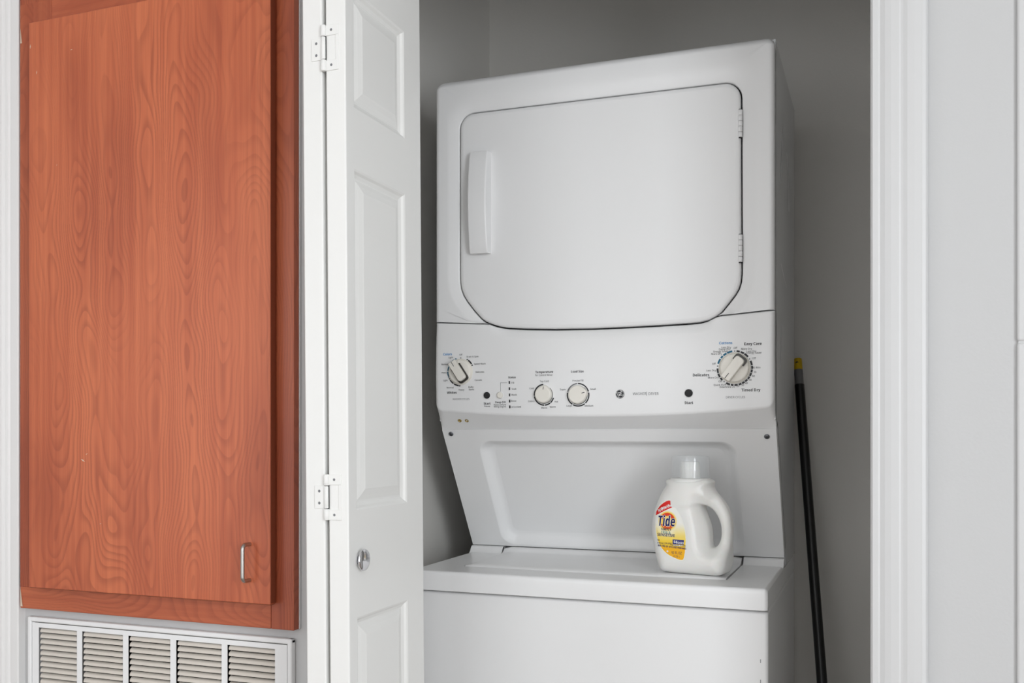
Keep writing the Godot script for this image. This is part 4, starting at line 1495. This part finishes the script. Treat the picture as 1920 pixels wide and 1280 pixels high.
func label_image(lp: PackedVector2Array) -> Image:
	var w := 192
	var h := 312
	var im := Image.create(w, h, false, Image.FORMAT_RGB8)
	var P := func(a: float, b: float) -> Vector2: return Vector2((a - 530) * 0.0002205, (1086 - b) * 0.0002205)
	var banner := smooth_closed([P.call(250, 600), P.call(268, 555), P.call(312, 505), P.call(378, 464), P.call(402, 470), P.call(428, 505), P.call(418, 520), P.call(340, 556)])
	var c0: Vector2 = P.call(372, 640)
	for j in h:
		for i in w:
			var p := Vector2(-0.07 + 0.08 * (i + 0.5) / w, 0.02 + 0.13 * (1.0 - (j + 0.5) / h))
			var zx := p.x / 0.0002205 + 530
			var zyv := 1086 - p.y / 0.0002205
			var c := Color(0.97, 0.965, 0.94)
			var yel := smoothstep(640, 800, zyv) * 0.75 + smoothstep(780, 830, zyv) * 0.25
			var sides := 0.45 + 0.55 * smoothstep(30, 90, absf(zx - 370)) if zyv < 770 else 1.0
			c = c.lerp(Color(0.99, 0.83, 0.22), clampf(yel * sides, 0, 1))
			if zyv > 845: c = c.lerp(Color(0.98, 0.72, 0.1), smoothstep(845, 870, zyv))
			var d := (p - c0).length() / 0.0002205
			if d < 92: c = c.lerp(Color(1.0, 0.82, 0.25), 1.0 - smoothstep(66, 92, d))
			var a := rad_to_deg(atan2(p.y - c0.y, p.x - c0.x))
			var off := d - 56.0
			if absf(off) < 13.0 and absf(zyv - 645) > 24: c = Color(0.9, 0.25, 0.1) if zyv < 645 else Color(0.88, 0.38, 0.12)
			if d < 43: c = Color(1.0, 0.88, 0.5)
			if Geometry2D.is_point_in_polygon(p, banner): c = Color(0.87, 0.13, 0.1)
			if zx > 418 and zx < 520 and zyv > 793 and zyv < 833: c = Color(0.2, 0.22, 0.5)
			if zx > 424 and zx < 512 and zyv > 836 and zyv < 846: c = Color(0.97, 0.95, 0.9)
			if Vector2(zx - 372, zyv - 897).length() < 9: c = Color(0.9, 0.85, 0.85)
			if -poly_dist(p, lp) / 0.0002205 < 6: c = Color(0.97, 0.965, 0.94)
			im.set_pixel(i, j, c)
	return im

func nets(f: PackedFloat32Array, nx: int, ny: int, nz: int, lo: Vector3, cell: float) -> SurfaceTool:
	var ids := {}
	var pts := PackedVector3Array()
	var nor := PackedVector3Array()
	var sxy := nx * ny
	var corner := [0, 1, nx, nx + 1, sxy, sxy + 1, sxy + nx, sxy + nx + 1]
	for k in nz - 1:
		for j in ny - 1:
			for i in nx - 1:
				var b := k * sxy + j * nx + i
				var mask := 0
				for c in 8:
					if f[b + corner[c]] < 0: mask |= 1 << c
				if mask == 0 or mask == 255: continue
				var sum := Vector3.ZERO
				var cnt := 0
				for c in 8:
					for ax in 3:
						if c & (1 << ax): continue
						var d := c | (1 << ax)
						var fa := f[b + corner[c]]
						var fb := f[b + corner[d]]
						if (fa < 0) == (fb < 0): continue
						var p := Vector3(c & 1, (c >> 1) & 1, (c >> 2) & 1)
						p[ax] += fa / (fa - fb)
						sum += p
						cnt += 1
				var q := sum / cnt
				ids[b] = pts.size()
				pts.append(lo + (Vector3(i, j, k) + q) * cell)
				var g := Vector3.ZERO
				for c in 8:
					for ax in 3:
						g[ax] += f[b + corner[c]] * (1 if c & (1 << ax) else -1)
				nor.append(g.normalized())
	var st := mb()
	for k in range(1, nz - 1):
		for j in range(1, ny - 1):
			for i in range(1, nx - 1):
				var b := k * sxy + j * nx + i
				for ax in 3:
					var step: int = [1, nx, sxy][ax]
					if (f[b] < 0) == (f[b + step] < 0): continue
					var u: int = [nx, sxy, 1][ax]
					var v: int = [sxy, 1, nx][ax]
					var q := [b, b - u, b - u - v, b - v]
					if not (ids.has(q[0]) and ids.has(q[1]) and ids.has(q[2]) and ids.has(q[3])): continue
					var m := q.map(func(w): return ids[w])
					tri_n(st, pts[m[0]], pts[m[1]], pts[m[2]], nor[m[0]], nor[m[1]], nor[m[2]])
					tri_n(st, pts[m[0]], pts[m[2]], pts[m[3]], nor[m[0]], nor[m[2]], nor[m[3]])
	return st

# ==================================================================== broom pole beside the dryer
func pole() -> void:
	var top := Vector3(-0.1705, 1.300, -2.335)
	var dir := (Vector3(-0.1105, 0.6747, -2.13) - top).normalized()
	var foot := top + dir * ((0.004 - top.y) / dir.y)
	var t := thing("broom_pole", foot, "black broom pole with yellow tip leaning behind the dryer's right side", "pole")
	var st := mb()
	tube(st, [foot, foot.lerp(top, 0.5), top], 0.0108, 20)
	obj("shaft", st, M.black, t)
	st = mb()
	tube(st, [top, top - dir * 0.037], 0.0098, 20)
	obj("sleeve", st, M.grey_sleeve, t, "grey sleeve")
	st = mb()
	tube(st, [top - dir * 0.037, top - dir * 0.060, top - dir * 0.064], 0.0098, 20)
	var tip := obj("hanger_tip", st, M.yellow, t, "yellow end cap")
	st = mb()
	var eye := top - dir * 0.055 + Vector3(-0.001, 0, 0.0092)
	lathe(st, [Vector2(0.0035, 0), Vector2(0.0032, 0.0008), Vector2(0, 0.0009)], eye, Vector3.BACK, 12)
	obj("eyelet", st, M.dark, tip)

func printed_words() -> Array:
	return [["Colors", -0.8314, 1.3518, 0.0066, "blue"],
		["Whites", -0.8218, 1.2724, 0.0066, "ink"],
		["WASHER CYCLES", -0.8014, 1.2590, 0.0046, "gray"],
		["Off", -0.8014, 1.3499, 0.0033, "ink"],
		["Drain & Spin", -0.7753, 1.3453, 0.0039, "ink"],
		["Speed Wash", -0.7588, 1.3302, 0.0039, "ink"],
		["Delicates", -0.7588, 1.3134, 0.0039, "ink"],
		["Casuals", -0.7623, 1.2971, 0.0039, "ink"],
		["Bulky", -0.7788, 1.2833, 0.0039, "ink"],
		["Items", -0.7776, 1.2783, 0.0039, "ink"],
		["Heavy", -0.8002, 1.2781, 0.0039, "ink"],
		["Normal", -0.8254, 1.2829, 0.0040, "ink"],
		["Light", -0.8362, 1.2980, 0.0040, "ink"],
		["Heavy", -0.8387, 1.3140, 0.0040, "ink"],
		["Normal", -0.8375, 1.3311, 0.0040, "ink"],
		["Light", -0.8242, 1.3450, 0.0040, "ink"],
		["Start", -0.7435, 1.2491, 0.0065, "ink"],
		["Pause", -0.7435, 1.2437, 0.0037, "ink"],
		["Deep Fill", -0.7144, 1.2515, 0.0054, "ink"],
		["Press before", -0.7156, 1.2466, 0.0035, "ink"],
		["filling begins", -0.7156, 1.2428, 0.0035, "ink"],
		["Status", -0.6885, 1.3011, 0.0054, "ink"],
		["Fill", -0.6868, 1.2903, 0.0036, "ink"],
		["Soak", -0.6845, 1.2779, 0.0036, "ink"],
		["Wash", -0.6845, 1.2661, 0.0036, "ink"],
		["Rinse", -0.6857, 1.2538, 0.0036, "ink"],
		["Lid Locked", -0.6811, 1.2420, 0.0036, "ink"],
		["Temperature", -0.6200, 1.3103, 0.0059, "ink"],
		["for Control Rinse", -0.6211, 1.3043, 0.0032, "ink"],
		["Tap Cold", -0.6200, 1.2920, 0.0036, "ink"],
		["Cold", -0.6470, 1.2784, 0.0036, "ink"],
		["Colors", -0.6481, 1.2529, 0.0036, "ink"],
		["Warm", -0.6211, 1.2393, 0.0036, "ink"],
		["Warm", -0.6033, 1.2413, 0.0036, "ink"],
		["Hot", -0.5955, 1.2514, 0.0036, "ink"],
		["Load Size", -0.5515, 1.3099, 0.0059, "ink"],
		["Precise Fill", -0.5505, 1.2920, 0.0036, "ink"],
		["Super", -0.5812, 1.2753, 0.0036, "ink"],
		["Small", -0.5201, 1.2748, 0.0035, "ink"],
		["Large", -0.5691, 1.2430, 0.0036, "ink"],
		["Medium", -0.5287, 1.2426, 0.0035, "ink"],
		["WASHER", -0.4279, 1.2647, 0.0061, "gray"],
		["DRYER", -0.4010, 1.2643, 0.0061, "gray"],
		["Start", -0.3338, 1.2463, 0.0070, "ink"],
		["Cottons", -0.2654, 1.3566, 0.0065, "blue"],
		["Easy Care", -0.2160, 1.3535, 0.0069, "ink"],
		["Delicates", -0.3108, 1.2980, 0.0070, "ink"],
		["Timed Dry", -0.2198, 1.2686, 0.0069, "ink"],
		["DRYER CYCLES", -0.2478, 1.2557, 0.0049, "gray"],
		["Off", -0.2478, 1.3466, 0.0034, "ink"],
		["More Dry", -0.2275, 1.3445, 0.0037, "ink"],
		["Less Dry", -0.2188, 1.3398, 0.0031, "ink"],
		["Energy Saver", -0.2140, 1.3368, 0.0031, "ink"],
		["Less Dry", -0.2644, 1.3483, 0.0032, "ink"],
		["Damp Dry", -0.2673, 1.3449, 0.0032, "ink"],
		["Energy Saver", -0.2742, 1.3410, 0.0032, "ink"],
		["More Dry", -0.2821, 1.3367, 0.0038, "ink"],
		["Off", -0.2140, 1.3269, 0.0033, "ink"],
		["80 Min", -0.2097, 1.3097, 0.0037, "ink"],
		["70", -0.2121, 1.3014, 0.0033, "ink"],
		["60", -0.2150, 1.2941, 0.0033, "ink"],
		["50", -0.2208, 1.2873, 0.0033, "ink"],
		["40", -0.2275, 1.2815, 0.0033, "ink"],
		["30", -0.2343, 1.2779, 0.0034, "ink"],
		["20", -0.2430, 1.2763, 0.0034, "ink"],
		["Off", -0.2870, 1.3184, 0.0034, "ink"],
		["Less Dry", -0.2919, 1.3061, 0.0034, "ink"],
		["More Dry", -0.2880, 1.2926, 0.0038, "ink"],
		["Off", -0.2752, 1.2854, 0.0034, "ink"],
		["Quick Fluff 10", -0.2727, 1.2789, 0.0034, "ink"],
		["Dewrinkle 20", -0.2625, 1.2749, 0.0034, "ink"]]
